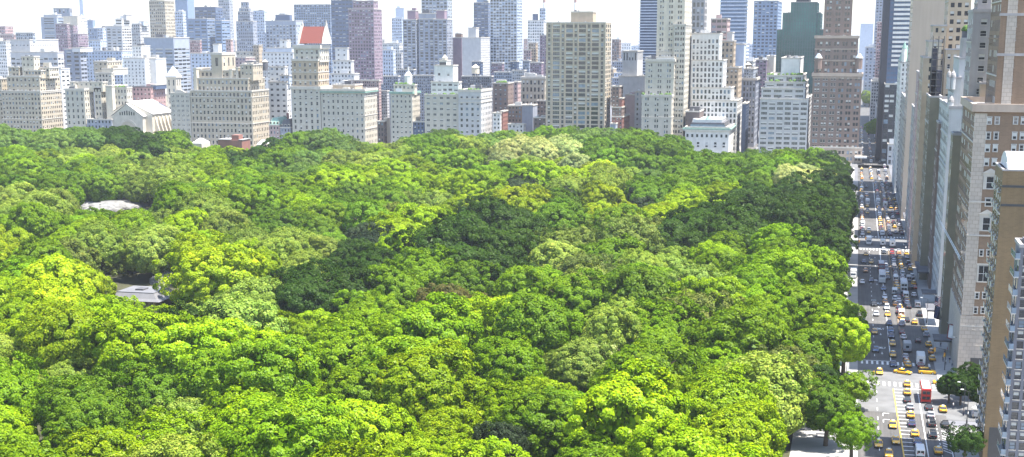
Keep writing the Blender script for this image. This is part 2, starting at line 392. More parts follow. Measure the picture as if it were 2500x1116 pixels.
for x in (433,462,507,556):
    for q,ch in enumerate('ONLY'):
        for r_,row in enumerate(LET[ch]):
            for c_,v in enumerate(row):
                if v=='1':
                    y=-10.4-q*.62-c_*.17; stripe(x-r_*.55,y-.17,x+.55-r_*.55,y)
for xx,yy in ((352,-10.6),(346,-10.6)):
    stripe(xx,yy-.2,xx+3,yy); stripe(xx+2.6,yy-1.6,xx+3,yy)
tag(mk.build('road_marking'),'white and yellow lane lines, crosswalk bars and turn letters on the street','road marking',kind='structure')
b=MB(); b.box(416,-17.9,.06,632,-17.3,.30,'median'); b.box(680,-17.9,.06,930,-17.3,.30,'median')
tag(b.build('kerb'),'low brown strip dividing the two directions of traffic','kerb',kind='structure')
b=MB()   # park boundary wall
for x0,x1 in ((150,296),(404,630),(668,925)):
    b.box(x0,3.2,0,x1,3.9,1.25,'rock'); b.box(x0,3.05,1.25,x1,4.05,1.42,'stone_trim')
tag(b.build('park_wall'),'low rough stone wall between the pavement and the park trees','wall')
# ---------------- buildings: the avenue row facing the park ----------------
AV='stone apartment houses facing the park'
D=dict
building('apartment_building','buff brick apartment house with many terraces at the left edge of the skyline','apartment house',1065,[
 (2,98,150,222,None,0,'beige',(8.6,11.3,4.4,6,1,4),D(belt=[226,290])),
 (16,96,146,186,223,3,'beige',(11,13,5,7,1,5),D(ch=1.4)),
 (20,46,60,164,187,5,'beige',(9,12,5,6)),(52,82,96,138,187,6,'cream',(12,14,4,6),D(nh=1)),(60,100,140,172,187,5,'beige',(9,12,5,6)),(96,120,143,165,187,12,'cream',(9,12,5,6))],indiv=100,group=AV)
building('apartment_building','sliver of a buff apartment house cut off by the left edge','apartment house',1072,[(-60,3,9,192,None,0,'beige',(9,11,4,6))],group=AV)
building('apartment_building','cream apartment house in four setback slabs, pale bulkhead on top, left of the church','apartment house',1065,[
 (158,205,228,218,None,0,'lime',(11.8,14.3,4.4,8,1,5),D(ch=1.8)),
 (229,246,257,213,None,8,'lime',(10,14,4.5,7,1,5)),(257,273,278,210,None,5,'cream',None),(277,309,322,214,None,10,'lime',(8.8,14.2,4,7.5,1,5),D(garden=1)),
 (170,250,262,200,219,8,'cream',(12,14,4,5),D(nh=3))],indiv=100,group=AV)
building('podium_house','low dark stone house between the cream apartment house and the church','house',1065,[(212,272,276,291,None,-2,'violet',(9,12,4,6))])
building('apartment_building','long buff apartment house with arched turret and crenellated roof terraces right of the church','apartment house',1065,[
 (464,614,656,221,None,0,'beige',(9.9,14.4,4.4,8.5,1,5),D(ch=1.2,belt=[236,300],nh=0)),
 (472,606,646,191,222,4,'beige',(9.9,14.4,4.4,8.5,1,5),D(nh=0)),
 (479,580,590,172,192,8,'beige',(11,14,6,8,1,5),D(nh=3)),(586,617,640,158,192,6,'beige',(12,14,4,7)),
 (515,541,546,131,192,7,'beige',(26,80,7,20,1,10),D(ch=2,nh=0)),(472,479,484,167,222,3,'cream',None,D(nh=0)),(575,581,586,165,192,7,'cream',None,D(nh=0)),(560,566,571,170,192,7,'cream',None,D(nh=0)),(592,597,602,155,162,7,'cream',None,D(nh=0)),(607,613,618,154,162,7,'cream',None,D(nh=0))],indiv=100,group=AV)
def gable(root,info,base):
    x0,x1,y0,y1,zb,zt=info[0]; x0-=base.x;x1-=base.x;y0-=base.y;y1-=base.y; m=(y0+y1)/2
    b=MB(); h=2.5
    b.loft([[(x,y0+4,zt),(x,y1-4,zt),(x,y1-4,zt+.8),(x,m+1,zt+h),(x,m-1,zt+h),(x,y0+4,zt+.8)] for x in (x0-.2,x0+1.2)],'stone_trim'); b.build('gable',root)
building('synagogue_house','narrow stone house with a small curved gable between church and long buff apartment house','house',1065,[(415,463,467,227,None,0,'lime',(13.5,11.5,2.2,5.5,2,5),D(nh=1))],indiv=100,extra=gable)
def redroof(root,info,base):
    x0=info[0][0]-base.x
    ya,_=atX(731,105,1065+7); yb,_=atX(786,105,1065+7); z0=atX(760,106,1072)[1]; z1=atX(760,65,1079)[1]; ya-=base.y; yb-=base.y
    xa=7.; xr=xa+9; xb=xa+18
    b=MB(); b.face([(xa,ya,z0),(xa,yb,z0),(xr,yb,z1),(xr,ya,z1)],'tile_red'); b.face([(xb,yb,z0),(xb,ya,z0),(xr,ya,z1),(xr,yb,z1)],'tile_red'); b.build('roof',root)
    g=MB()
    for y in (ya,yb-1.2):
        g.loft([[(xa-.6,yy,z0-.5),(xb+.6,yy,z0-.5),(xb-1,yy,z0+4),(xr+1.2,yy,z1+.5),(xr+1.2,yy,z1+2.5),(xr-1.2,yy,z1+2.5),(xr-1.2,yy,z1+.5),(xa+1,yy,z0+4)] for yy in (y,y+1.2)],'stone_trim')
        g.tube((xr,y+.6,z1+2.5),(xr,y+.6,z1+5.5),.5,.12,'stone_trim')
    g.build('gable',root)
building('hotel_tower','slender stone hotel tower under a steep red tiled gable roof','tower',1065,[
 (711,781,784,214,None,0,'lime',(13.8,14.4,5,8.5,1,5),D(ch=2.5,corn=.8,nh=0,belt=[238])),
 (712,776,802,146,216,2,'tan',(13.8,14.5,5.5,8.5,1,8),D(ch=1.6,nh=0,belt=[176,197])),
 (717,780,803,114,147,4,'lime',(12.5,15,5.5,9,1,8),D(ch=2.8,corn=.9,nh=0))],indiv=100,extra=redroof)
def copper_edge(root,info,base):
    b=MB(); x0,x1,y0,y1,zb,zt=info[0]; x0-=base.x;x1-=base.x;y0-=base.y;y1-=base.y
    b.box(x0-1.2,y0-1.2,zt-2.2,x0-.36,y1+.4,zt-1.2,'copper'); b.box(x0-.36,y0-1.2,zt-2.2,x1+.3,y0-.36,zt-1.2,'copper'); b.build('gutter',root)
building('hotel_wing','broad flat stone hotel wing with green cornice right of the red roofed tower','hotel',1065.5,[
 (783,889,920,219,None,0,'lime',(11.6,14.2,4.2,7.5,1,10),D(ch=1.6,corn=.9,nh=3,nd=12,belt=[234,281,314])),(812,866,885,207,220,12,'tan',None,D(nh=2))],indiv=100,extra=copper_edge)
building('brownstone','tiny dark brick house tucked right of the flat stone hotel wing','house',1066,[(921,937,944,296,None,0,'dbrown',(9,13,4,7))])
building('brownstone','pale narrow house beside the tiny dark brick one','house',1070,[(938,944,953,290,None,6,'cream',None)])
def turret1(root,info,base):
    x,y=8.,atX(997,200,1073)[0]-base.y; z=info[1][5]
    b=MB(); b.tube((x,y,z-1),(x,y,z+7),3.2,3.2,'wall_white',8); b.tube((x,y,z+7),(x,y,z+10),3.4,1.2,'wall_white',8); b.tube((x,y,z+10),(x,y,z+14),.9,.7,'wall_lgray',6); b.build('turret',root)
building('apartment_building','narrow pale apartment house with green cornice and white rooftop turret','apartment house',1065,[
 (953,1006,1025,226,None,0,'lime',(9.8,12.4,4.4,5.6,1,6),D(ch=1.6,corn=.8,trim='copper')),(961,1012,1018,207,227,4,'cream',(11,14,5,6),D(nh=0,garden=1))],indiv=100,extra=turret1)
building('mansion','low dark mansion in the gap between two pale apartment houses','house',1066,[(1008,1036,1040,297,None,0,'navy',(8,9,4,5))])
def dome8(root,info,base):
    x0,x1,y0,y1,zb,zt=info[4]; y=y0-base.y+2.5; x=x0-base.x+4
    b=MB(); b.tube((x,y,zt-.5),(x,y,zt+2),2.2,2.2,'wall_cream',10); b.tube((x,y,zt+2),(x,y,zt+4.4),2.3,.5,'wall_cream',10); b.build('dome',root)
    y=atX(1092-8,165,1065)[0]-base.y; z=info[4][5]
    b=MB(); x=info[4][0]-base.x-.06; ya=atX(1073,160,1065+9)[0]-base.y; yb=atX(1089,160,1065+9)[0]-base.y; b.box(x,yb,z-11,x-.1,ya,z-1.2,'frame_d'); b.build('tall_window',root)
building('apartment_building','wedding-cake apartment house with stepped white tower, dark arched window and small dome','apartment house',1065,[
 (1036,1119,1122,231,None,0,'lime',(16.2,13.4,8,5.5,1,5),D(ch=1,garden=1,nh=0)),
 (1119,1174,1201,221,None,-1.5,'lgray',(15.6,13.5,6,7,1,14),D(ch=1.8,garden=1,belt=[241,250])),
 (1052,1120,1127,200,232,4,'white',(15,12,9,5,1,4),D(nh=0)),(1060,1106,1118,160,201,8,'white',(22,22,6,6,1,18),D(nh=0)),(1072,1090,1100,148,162,9,'white',None,D(nh=0))],indiv=100,extra=dome8)
def slab_extra(root,info,base):
    x0,x1,y0,y1,zb,zt=info[0]; x0-=base.x;y0-=base.y;y1-=base.y; w_=(y1-y0)
    for px in (1334.5,1348,1368,1380,1400,1412,1432,1444,1464,1478.5):
        y=atX(px,55,1065)[0]-base.y; b=MB(); b.box(x0-.4,y-.3,8,x0-.02,y+.3,zt-.6,'wall_fifth800'); b.build('pier',root)
building('apartment_tower','tall tan modernist slab with dark window stripes and a small tan penthouse','apartment tower',1065,[
 (1334,1479,1493,55,None,0,'fifth800',(31,11.0,15.5,7.6,1,5),D(corn=.1,ch=.6,nh=0,cpat=[(1341,6),(1358.5,17),(1374.5,6),(1390.5,17),(1406,6),(1422,17),(1438,6),(1454,17),(1471,6)])),(1394,1448,1456,29,56,8,'tan',None,D(nh=0,nd=2))],indiv=100,extra=slab_extra)
building('apartment_building','stepped dark red brick apartment house at the foot of the tall tan slab','apartment house',1070,[
 (1494,1518,1528,262,None,0,'brown',(8,10,3.5,5)),(1494,1520,1537,285,None,-3,'red',(8,10,3.5,5)),(1494,1512,1521,211,263,3,'brown',(8,10,3.5,5)),(1512,1519,1526,240,263,3,'red',(8,10,3.5,5))],indiv=60)
building('small_house','small grey blue pavilion roofed house below the red brick steps','house',1052,[(1490,1503,1508,302,None,6,'bluegray',None)])
building('office_building','blank pale grey loft block with slotted roof band behind the red brick steps','office',1150,[
 (1511,1575,1580,186,None,0,'lgray',None,D(nh=0)),(1520,1556,1570,125,190,2,'lgray',(7,60,3,18,1,4),D(nh=0))])
building('apartment_building','plain pale apartment wing with flat roof behind the stone hotel wing','apartment house',1110,[(1526,1568,1576,231,None,0,'rose',None),(1550,1575,1580,224,None,-4,'lgray',(12,12,4,6))])
building('hotel','cream stone hotel wing with paired windows and a line of trees on its terrace','hotel',1065,[
 (1567,1640,1647,233,None,0,'lime',(22.6,13.2,4,7,2,5),D(ch=1.6,belt=[286],garden=1,nh=0)),(1576,1646,1651,147,234,8,'lime',(22.6,13.2,4,7,2,8),D(ch=2,corn=.7,belt=[190])),
 (1602,1646,1650,139,148,10,'white',None,D(nh=0))],indiv=100)
building('hotel_tower','very tall cream stone hotel tower with paired windows rising out of the picture','hotel tower',1082,[
 (1606,1674,1691,-60,None,0,'cream',(22.6,13.2,4,7,2,5),D(belt=[125,147,236])),(1646,1674,1689,60,None,-3,'lime',(16,13.2,4,7,2,5),D(nh=0))],indiv=100)
def club(root,info,base):
    x0,x1,y0,y1,zb,zt=info[0]; x0-=base.x;x1-=base.x;y0-=base.y;y1-=base.y
    b=MB(); b.box(x0-1.8,y0-1.8,zt-1.6,x1+1,y1+1.8,zt-.9,'copper'); b.box(x0-1.3,y0-1.3,zt-2.6,x1,y1+1.3,zt-1.62,'wall_white'); b.build('eaves',root)
    b=MB(); b.box(x0+4,y0+4,zt,x1-4,y1-4,zt+3.2,'roofdark'); b.box(x0+5,y0+6,zt+3.2,x1-6,y1-6,zt+5.5,'metal_light'); b.tube((x0+8,y1-7,zt+3.2),(x0+8,y1-7,zt+6),3,2.2,'rooflight',12); b.tube((x0+9,(y0+y1)/2,zt+3.2),(x0+9,(y0+y1)/2,zt+7.4),4,1.2,'copper',12)
    b.box(x0+3.5,y0+3.5,zt+.2,x0+3.9,y1-3.5,zt+1.8,'glass_sky'); b.build('roof_terrace',root)
    for i in range(9):
        y=y0+(y1-y0)*(i+.5)/9; b=MB(); b.box(x0-.06,y-.75,zt-7.4,x0-.02,y+.75,zt-5.2,'glass_dark'); b.box(x0-.05,y-1.,zt-7.8,x0-.3,y+1.,zt-7.45,'wall_white'); b.build('window',root)
    b=MB(); n=5
    for r_ in (0,1):
        for i in range(n):
            y=y0+.3+(y1-y0-.6)*(i+.5)/n; z=zt-13.5-r_*7.6 if True else 0
            b.loft([[(x,y-1.3,z),(x,y+1.3,z),(x,y+1.3,z+.3),(x,y,z+1.0),(x,y-1.3,z+.3)] for x in (x0-.35,x0-.02)],'wall_white')
    b.build('pediment',root)
building('club_house','white marble club house with three rows of windows and a green copper roof edge','club house',1062,[
 (1673,1780,1798,310,None,0,'white',(20.4,24,6.2,12,1,36),D(nh=0,nd=0,ch=.8,corn=.5)),],indiv=100,extra=club)
building('apartment_tower','off-white stepped apartment tower with rows of square dark windows behind the marble club','apartment tower',1110,[
 (1689,1757,1764,82,None,0,'white',(9.2,13.2,5,9,1,14),D(nd=9)),(1689,1766,1775,147,None,-1.5,'white',(9.2,13.2,5,9,1,5)),(1689,1785,1793,214,None,-3,'white',(9.2,13.2,5,9,1,5)),(1689,1800,1812,245,None,-4.5,'white',(9.2,13.2,5,9,1,5))],indiv=100)
building('brick_block','dark brown blind brick block between the cream tower and the marble club','building',1075,[(1674,1708,1720,272,None,0,'dbrown',None)])
building('apartment_building','stepped brown stone apartment tower peeking right of the off-white one','apartment house',1160,[
 (1730,1792,1797,100,None,0,'tan',(10,13.5,5,7,1,5)),(1736,1776,1783,46,102,4,'rose',(14,13,10,6)),(1750,1803,1812,165,None,-2,'tan',(10,13.5,5,7,1,5)),(1730,1764,1772,86,102,2,'tan',(10,13,5,7)),(1772,1788,1793,79,101,5,'lgray',None)],indiv=0)
building('office_building','pale grey ribbon-windowed office block with stepped terraces and a concrete top box','office',1065,[
 (1856,1974,1982,241,None,0,'lgray',(19.4,12,14.5,6.5,1,8),D(nh=0)),(1859,1966,1974,215,242,3,'lgray',(24,12,19,6,1,4),D(nh=0)),(1868,1966,1973,200,216,5,'lgray',(22,14,17,6,1,4),D(nh=0,garden=1)),(1872,1961,1969,184,201,8,'lgray',(22,14,14,9,1,4),D(nh=0,garden=1)),
 (1908,1953,1962,142,185,12,'white',None,D(nh=0))],indiv=100)
def sherry(root,info,base):
    for px in (1998,2097):
        b=MB()
        y,zz=atX(px,148,1067); y-=base.y
        b.tube((2,y,zz-6),(2,y,zz+1.5),2.6,2.6,'wall_sherry',8); b.tube((2,y,zz+1.5),(2,y,zz+2.2),3,3,'stone_trim',8); b.tube((2,y,zz+2.2),(2,y,zz+5),2.6,.9,'slate_blue',8); b.build('turret',root)
building('hotel_tower','huge brown brick hotel tower with corner turrets at the far street corner','hotel tower',1065,[
 (1985,2105,2109,182,None,0,'sherry',(19.5,13.7,5,7.5,2,6),D(ch=2.4,corn=.9,nh=0,belt=[190,359],dep=30,trim='wall_sherrylow')),
 (1983,2106,2109,359,None,-.8,'sherrylow',(19.5,15,6,8,2,8),D(ch=1,dep=31)),
 (1991,2096,2100,90,183,3,'sherry',(19,16,5,9,2,12),D(ch=2,corn=.8,nh=0,belt=[120,148],dep=26,trim='wall_sherrylow')),
 (2016,2085,2088,-60,91,8,'sherry',(21,13.7,5,7.5,2,6),D(nh=0,dep=18,trim='wall_sherrylow'))],indiv=100,extra=sherry)
building('office_tower','green mirrored glass tower with stepped shoulders behind the brown hotel tower','office tower',1240,[
 (1897,2014,2018,72,None,0,'teal',(6.2,9,5.4,8,1,2),D(nh=0,corn=.05,ch=.4)),(1911,2004,2009,31,None,-2,'teal',(6.2,9,5.4,8,1,2),D(nh=0,corn=.05,ch=.4)),(1931,1996,2001,5,None,-4,'teal',(6.2,9,5.4,8,1,2),D(nh=0,corn=.05,ch=.4)),(1945,1978,1982,-30,8,-2,'black',None)],glass='glass_green')
# the temple with nave and tower
def temple():
    root=empty('temple',(1065,0,0),0,'pale stone church with a great arched gable, white nave roof and buttresses','church')
    yl=atX(273,283,1065)[0]; yr=atX(348,284,1065)[0]; ze=atX(310,284,1065)[1]; za=atX(311,254,1065)[1]; m=(yl+yr)/2
    b=MB(); prof=[(yl,0),(yr,0),(yr,ze),(m,za),(yl,ze)]
    b.loft([[(x,y,z) for y,z in prof] for x in (0,5)],'wall_lime')
    z2=atX(320,249,1070)[1]; yR=yr-3; yL=yl+5; z1=ze+1.5; L=46
    b.loft([[(x,y,z) for y,z in [(yL,0),(yR-3,0),(yR-3,z1),(m+1,z2),(yL,z1)]] for x in (5.01,L)],'wall_cream')
    b.box(4,yR-14,0,L-3,yR-2.98,9,'wall_cream')
    b.build('wall',root)
    b=MB()
    for (ya,zq,yb,zw,xa,xb) in ((yr-1,ze-.3,m,za+.5,-.5,5),(yl+1,ze-.3,m,za+.5,-.5,5),(yR-4,z1-.2,m+1,z2+.5,5.1,L+.5),(yL+1,z1-.2,m+1,z2+.5,5.1,L+.5)):
        p=[(xa,ya,zq+.4),(xb,ya,zq+.4),(xb,yb,zw),(xa,yb,zw)]; b.face(p,'rooflight')
    b.build('roof',root)
    b=MB()
    for i in range(6):
        x=9+i*6.4; b.loft([[(x+s,yR-3,z1-1),(x+s,yR-3,2),(x+s,yR-13.5,2),(x+s,yR-13.5,9.5),(x+s,yR-8,11)] for s in (0,1.4)],'wall_cream')
    b.build('buttress',root)
    for i in range(5):
        b=MB(); x=12+i*6.4; b.box(x,yR-3.0,11,x+2,yR-3.08,17,'glass_dark'); b.build('window',root)
    b=MB(); n=14; rr=7.2; zc=ze-11
    ring=lambda r,x:[(x,m+r*math.cos(PI*j/n),zc+r*math.sin(PI*j/n)) for j in range(n+1)]
    a,o=ring(rr,-.05),ring(rr+1.4,-.45)
    for j in range(n): b.face([a[j],a[j+1],o[j+1],o[j]],'stone_trim'); b.face([o[j],o[j+1],(0,o[j+1][1],o[j+1][2]),(0,o[j][1],o[j][2])],'stone_trim')
    b.build('arch',root)
    b=MB(); b.face([(-.06,m+rr-.4,0),(-.06,m-rr+.4,0)]+[(-.06,p[1]*1.,p[2]) for p in ring(rr-.4,0)[::-1]],'wall_beige'); b.face([(-.1,m+rr*.5*math.cos(2*PI*j/16),zc+rr*.5*math.sin(2*PI*j/16)) for j in range(16)],'glass_dark'); b.build('rose_window',root)
    for i in range(7):
        y=m+(i-3)*2.1; b=MB(); h=3.6-abs(i-3)*.45; b.box(-.05,y-.5,ze+1-.2,-.1,y+.5,ze+1+h,'glass_dark'); b.build('window',root)
    b=MB(); b.box(-4,yr-4,0,5,yr-.02,11,'wall_lime'); b.box(-4.4,yr-4.4,11,5.4,yr+.2,11.7,'stone_trim'); b.build('porch',root)
    # tower
    t=empty('bell_tower',(1108,0,0),0,'square pale bell tower with a light blue pyramid roof behind the church','tower')
    y1=atX(406,200,1108)[0]; y0=atX(430,200,1108)[0]; z=atX(420,186,1108)[1]; zt=atX(420,160,1113)[1]; wd=y1-y0; mb=MB(); ws=[]
    facade(mb,ws,(0,y1),WX,WY,wd,0,z,(wd/2.2,7.5,1.2,5,1,3),MT['wall_lime'],1); facade(mb,ws,(0,y0),(1.,0.),(0.,-1.),wd,0,z,(wd/2.2,7.5,1.2,5,1,3),MT['wall_lime'],1)
    mb.face([(wd,y0,0),(wd,y1,0),(wd,y1,z),(wd,y0,z)],'wall_lime'); mb.face([(0,y1,0),(0,y1,z),(wd,y1,z),(wd,y1,0)],'wall_lime'); mb.build('wall',t)
    finish_windows(t,ws,60)
    b=MB(); b.box(-.6,y0-.6,z-1.4,wd+.6,y1+.6,z,'stone_trim'); b.box(-.3,y0-.3,z*.62,wd+.3,y0-.01,z*.62+1,'stone_trim'); b.build('cornice',t)
    b=MB(); c=(wd/2,(y0+y1)/2,zt); q=[(-.4,y0-.4,z),(wd+.4,y0-.4,z),(wd+.4,y1+.4,z),(-.4,y1+.4,z)]
    for i in range(4): b.face([q[i],q[(i+1)%4],c],'slate_blue')
    b.build('roof',t)
temple()
def mansard(px0,px1,y,label,wall,roofm,yt):
    def ex(root,info,base):
        x0,x1,y0,y1,zb,zt=info[0]; x0-=base.x;x1-=base.x;y0-=base.y;y1-=base.y
        b=MB(); z2=atX(px0,yt,1066)[1]; b.loft([[(x0-.2,y0-.2,zt),(x1,y0-.2,zt),(x1,y1+.2,zt),(x0-.2,y1+.2,zt)],[(x0+3,y0+2.2,z2),(x1-3,y0+2.2,z2),(x1-3,y1-2.2,z2),(x0+3,y1-2.2,z2)]],roofm); b.build('roof',root)
        for i in range(3):
            d=MB(); yy=y0+(y1-y0)*(i+.5)/3; d.box(x0+.2,yy-.8,zt+.3,x0+2.2,yy+.8,zt+2.6,'wall_lime'); d.box(x0+.15,yy-.5,zt+.7,x0+.19,yy+.5,zt+2.2,'glass_dark'); d.build('dormer',root)
        b=MB(); b.box(x1-4,y0+.3,zt,x1-2.5,y0+2,z2+3,'wall_red'); b.build('chimney',root)
    building('town_house',label,'town house',1066,[(px0,px1,px1+5,y,None,0,wall,(8,11,4,6.5,1,4),D(nh=0,nd=0,dep=24))],indiv=60,extra=ex)
mansard(657,682,305,'town house with a green mansard roof and dormers between two large apartment houses','rose','copper',288)
mansard(684,709,311,'grey town house with dark mansard roof left of the red roofed hotel tower','violet','roofdark',292)
building('apartment_building','white stepped apartment house with terraces behind the two mansard town houses','apartment house',1120,[
 (655,700,709,200,None,0,'white',(14,13,7,5)),(657,695,702,163,201,4,'white',(13,12,5,5)),(684,706,711,184,201,2,'pale',(10,10,6,4))])
def tank(px,py,X,r,label,col='wood_tank',h=5.):
    y,z=atX(px,py,X); root=empty('water_tank',(X,y,z),0,label,'water tank')
    b=MB(); b.tube((0,0,0),(0,0,h),r,r*.95,col,14); b.build('tank',root); b=MB(); b.tube((0,0,h),(0,0,h+r*.8),r*1.08,.1,'wall_cream' ,14); b.build('tank_roof',root)
    b=MB()
    for a in range(4):
        cx,cy=r*.7*math.cos(a*PI/2+.7),r*.7*math.sin(a*PI/2+.7); b.tube((cx,cy,-5.5),(cx,cy,0),.22,.22,'metal_dark',5)
    b.build('stand',root)
tank(1161,180,1100,3.2,'round cream water tank with conical cap behind the wedding-cake apartment house','wall_cream')
tank(648,172,1110,2.4,'dark cylindrical water tank behind the long buff apartment house','roofdark',7)
tank(1236,196,1350,3.2,'round wooden water tank with a white cap left of the tall tan slab')
tank(1826,172,1300,3.0,'small yellow capped water tank above the street canyon')
# ---------------- towers and blocks of the city behind ----------------
OF,AP,TW='office building','apartment house','tower'
def bb(name,cat,X,label,*blocks,**k): return building(name,label,cat,X,list(blocks),**k)
a1=(9,11,4.5,5.5,1,4); bd=(10,9,8.6,4,1,4); st=(5.5,8,3,4.6,1,3); fine=(5,7,3,4,1,3); gl=(6,7.5,5.3,6,1,2); rib=(30,7.5,28,3.4,1,3)
N=D(nh=0,nd=2,dep=30)
bb('apartment_tower',TW,2300,'faint pinkish block touching the left edge just above the skyline',(-20,12,13,64,None,0,'pink',fine))
bb('apartment_building',AP,1900,'low long pinkish block near the left edge below the faint one',(-10,34,40,84,None,0,'rose',st))
bb('apartment_building',AP,1500,'tall narrow white apartment house at the left edge behind the buff terraces',(-20,14,26,100,None,0,'white',st))
bb('hospital_building','hospital',1350,'wide cream building with a blank lit upper block and glazed pavilion on its roof',(25,72,142,97,None,0,'lgray',(11,60,3,3,1,12),D(nh=0)),(25,140,155,127,None,-3,'lgray',(13,11.5,10,4.5,1,14),D(nh=3)),(38,80,86,80,98,6,'bluegray',st))
bb('apartment_building',AP,1280,'white narrow slab with rows of ribbon windows behind the buff terraces',(144,148,170,168,None,0,'white',(16,10.5,13,4.5,1,6)))
bb('apartment_building',AP,1450,'grey grid block between the cream hospital and the cream setback houses',(157,195,210,120,None,0,'violet',(17,10,12,5,1,6)),(176,196,200,117,124,-2,'white',None))
bb('apartment_tower',TW,1900,'blue grey tower with curved balcony bands in the cluster left of the thin mast',(99,138,160,42,None,0,'bluegray',(30,5.6,27,2.6,1,3)),(106,140,150,36,43,5,'bluegray',None))
bb('apartment_tower',TW,1850,'red brick stepped tower with a lit salmon side, left of the thin mast',(135,163,189,58,None,0,'mauve',fine),(154,189,196,40,59,8,'cream',None),(178,190,214,82,None,-8,'mauve',fine))
bb('apartment_tower',TW,2000,'white gridded slab immediately behind the red brick stepped tower',(175,188,212,39,None,0,'white',(6,7,4,3.4,1,4)),(130,170,176,20,60,3,'violet',(10,30,5,8,1,3)))
bb('chimney_stack','chimney',2700,'thin pale blue tower shaft cut by the top edge left of centre-left cluster',(191,200,203,-30,None,0,'pale',None))
bb('office_tower',TW,2500,'pale blue hazy tower with a flat top right of the red stepped cluster',(212,226,232,49,None,0,'blue',None),(212,240,250,69,None,-5,'blue',st))
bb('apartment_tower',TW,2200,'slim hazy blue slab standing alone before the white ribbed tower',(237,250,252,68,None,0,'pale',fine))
bb('apartment_tower',TW,1650,'white tower with dark horizontal ribs on its lit face and a small mast',(258,297,320,64,None,0,'lgray',(12,6.8,9,3,1,6)),(281,297,320,46,65,4,'white',(60,6.8,30,3)),(300,308,322,36,47,9,'lgray',None),)
bb('apartment_building',AP,1750,'lower grey and white gridded wing right of the white ribbed tower',(320,341,364,58,None,0,'lgray',fine),(343,350,362,52,60,5,'pale',None))
bb('apartment_tower',TW,1700,'tall beige grey tower with a lit striped side reaching the top edge',(363,402,425,2,None,0,'beige',st),(364,380,402,-30,3,2,'beige',st))
bb('office_tower',TW,2300,'slender sky blue glass tower at the top edge beside the beige striped tower',(425,455,472,-40,None,0,'blue',None),(424,446,455,28,None,-12,'pale',fine))
bb('office_building',OF,1400,'dark blue grey office block with a cream lit side and bands of windows',(351,423,462,92,None,0,'bluegray',(23,9,19,4.4,1,26),D(nh=3)))
bb('hospital_building','hospital',1300,'bright white building with scattered small windows right of the cream houses',(300,353,386,142,None,0,'white',(9,8.2,3,4,1,8)),(353,380,405,143,None,10,'white',None),(322,345,366,112,143,12,'white',(9,8,3,4,1,4)))
bb('apartment_building',AP,1500,'pale blue white building with small windows and a dark glazed notch',(208,297,300,124,None,0,'pale',(8,8,3.5,4,1,4),D(nh=4)),(218,245,251,98,125,6,'pale',(8,8,3,4)))
bb('apartment_building',AP,1150,'cream setback house with curved roof terraces behind the four cream slabs',(232,272,279,178,None,0,'cream',a1),(228,262,266,150,179,6,'beige',(12,11,5,5,1,4)),(248,276,280,168,179,3,'cream',None))
bb('school_building','school',1110,'mauve brick hall with a dark roof parapet behind the white church roof',(322,368,372,212,None,0,'pink',(9,11,4,5,1,4),D(trim='roofdark')),(368,380,384,207,214,4,'glass_' and 'navy',None))
bb('low_building','building',1150,'long low pale hall with bright flat roof behind the church nave',(340,372,412,232,None,0,'beige',(14,12,4,6,1,3),D(roof='rooflight')))
bb('office_tower',TW,2000,'blue grey slab tower with a pale right edge left of the mauve ziggurat',(457,505,524,46,None,0,'blue',(16,8,13,3,1,6)),(524,541,560,50,None,6,'blue',(16,8,13,3,1,6)))
bb('office_tower',TW,2400,'darker flat topped tower right behind the blue grey slab',(475,526,543,17,None,0,'navy',(12,7,9,3,1,9)))
bb('apartment_tower',TW,2600,'tall mauve tower cut by the top edge between blue slab and ziggurat',(531,558,567,-30,None,0,'violet',fine))
bb('office_tower',TW,1900,'hazy mauve blue ziggurat tower with stepped crown',(576,617,627,52,None,0,'violet',st),(580,610,618,28,53,2,'violet',st),(588,605,609,5,29,4,'violet',st),(583,607,613,20,29,3,'violet',st))
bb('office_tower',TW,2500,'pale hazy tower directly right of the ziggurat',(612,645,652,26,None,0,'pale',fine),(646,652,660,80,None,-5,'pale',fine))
bb('office_tower',TW,2100,'blue grey tower with dark vertical stripes and a dark roof box',(648,722,740,51,None,0,'bluegray',(9,8,5,5,1,10)),(672,707,713,36,52,5,'navy',None))
bb('office_tower',TW,2300,'wide light blue glass slab with shimmering pattern behind the red tiled gable',(717,806,810,11,None,0,'blue',(6,6,4,4,1,2),D(nh=4)))
bb('office_tower',TW,2000,'dark blue sheer tower cut by the top edge left of the mauve brick tower',(807,860,868,-30,None,0,'navy',(10,9,7,3,1,2)))
bb('apartment_tower',TW,1550,'tall mauve brick tower with pale stripes of balconies beside the dark blue tower',(850,912,932,22,None,0,'mauve',(7.5,8.2,4.4,4.6,1,3)),(861,912,924,2,23,3,'mauve',(8,8,5,4,1,3)),)
bb('apartment_building',AP,1200,'white wedding-cake apartment house right of the red roofed tower',(808,865,877,180,None,0,'white',(9,11,4,5)),(812,858,864,148,181,3,'white',(9,11,4,5)),(818,848,852,117,149,5,'white',(13,12,4,4)))
bb('apartment_building',AP,1400,'white setback apartment house with pinnacle behind the dark water tank',(640,716,722,128,None,0,'white',(10,9,3.6,4.4)),(683,700,709,98,129,4,'white',(12,10,4,4)),(650,712,718,117,129,2,'pale',None))
bb('apartment_building',AP,1350,'pale blue white low apartment slab behind the arched turret',(465,520,532,130,None,0,'pale',(9,8.5,4,4)),(520,533,541,108,131,5,'white',None))
bb('apartment_building',AP,1400,'beige setback house with a lit chimney tower right of the arched turret',(548,600,622,140,None,0,'rose',(9,9,4,4)),(551,563,569,96,141,3,'rose',(6,9,3,4)))
bb('apartment_building',AP,1500,'yellow brick bulkhead house between ziggurat and the white setback house',(618,632,641,110,None,0,'tan',(7,9,3,4)),(560,618,625,126,None,5,'cream',(9,9,4,4)))
bb('apartment_building',AP,1700,'small pink block behind the pale low apartment slab',(463,488,492,98,None,0,'pink',fine))
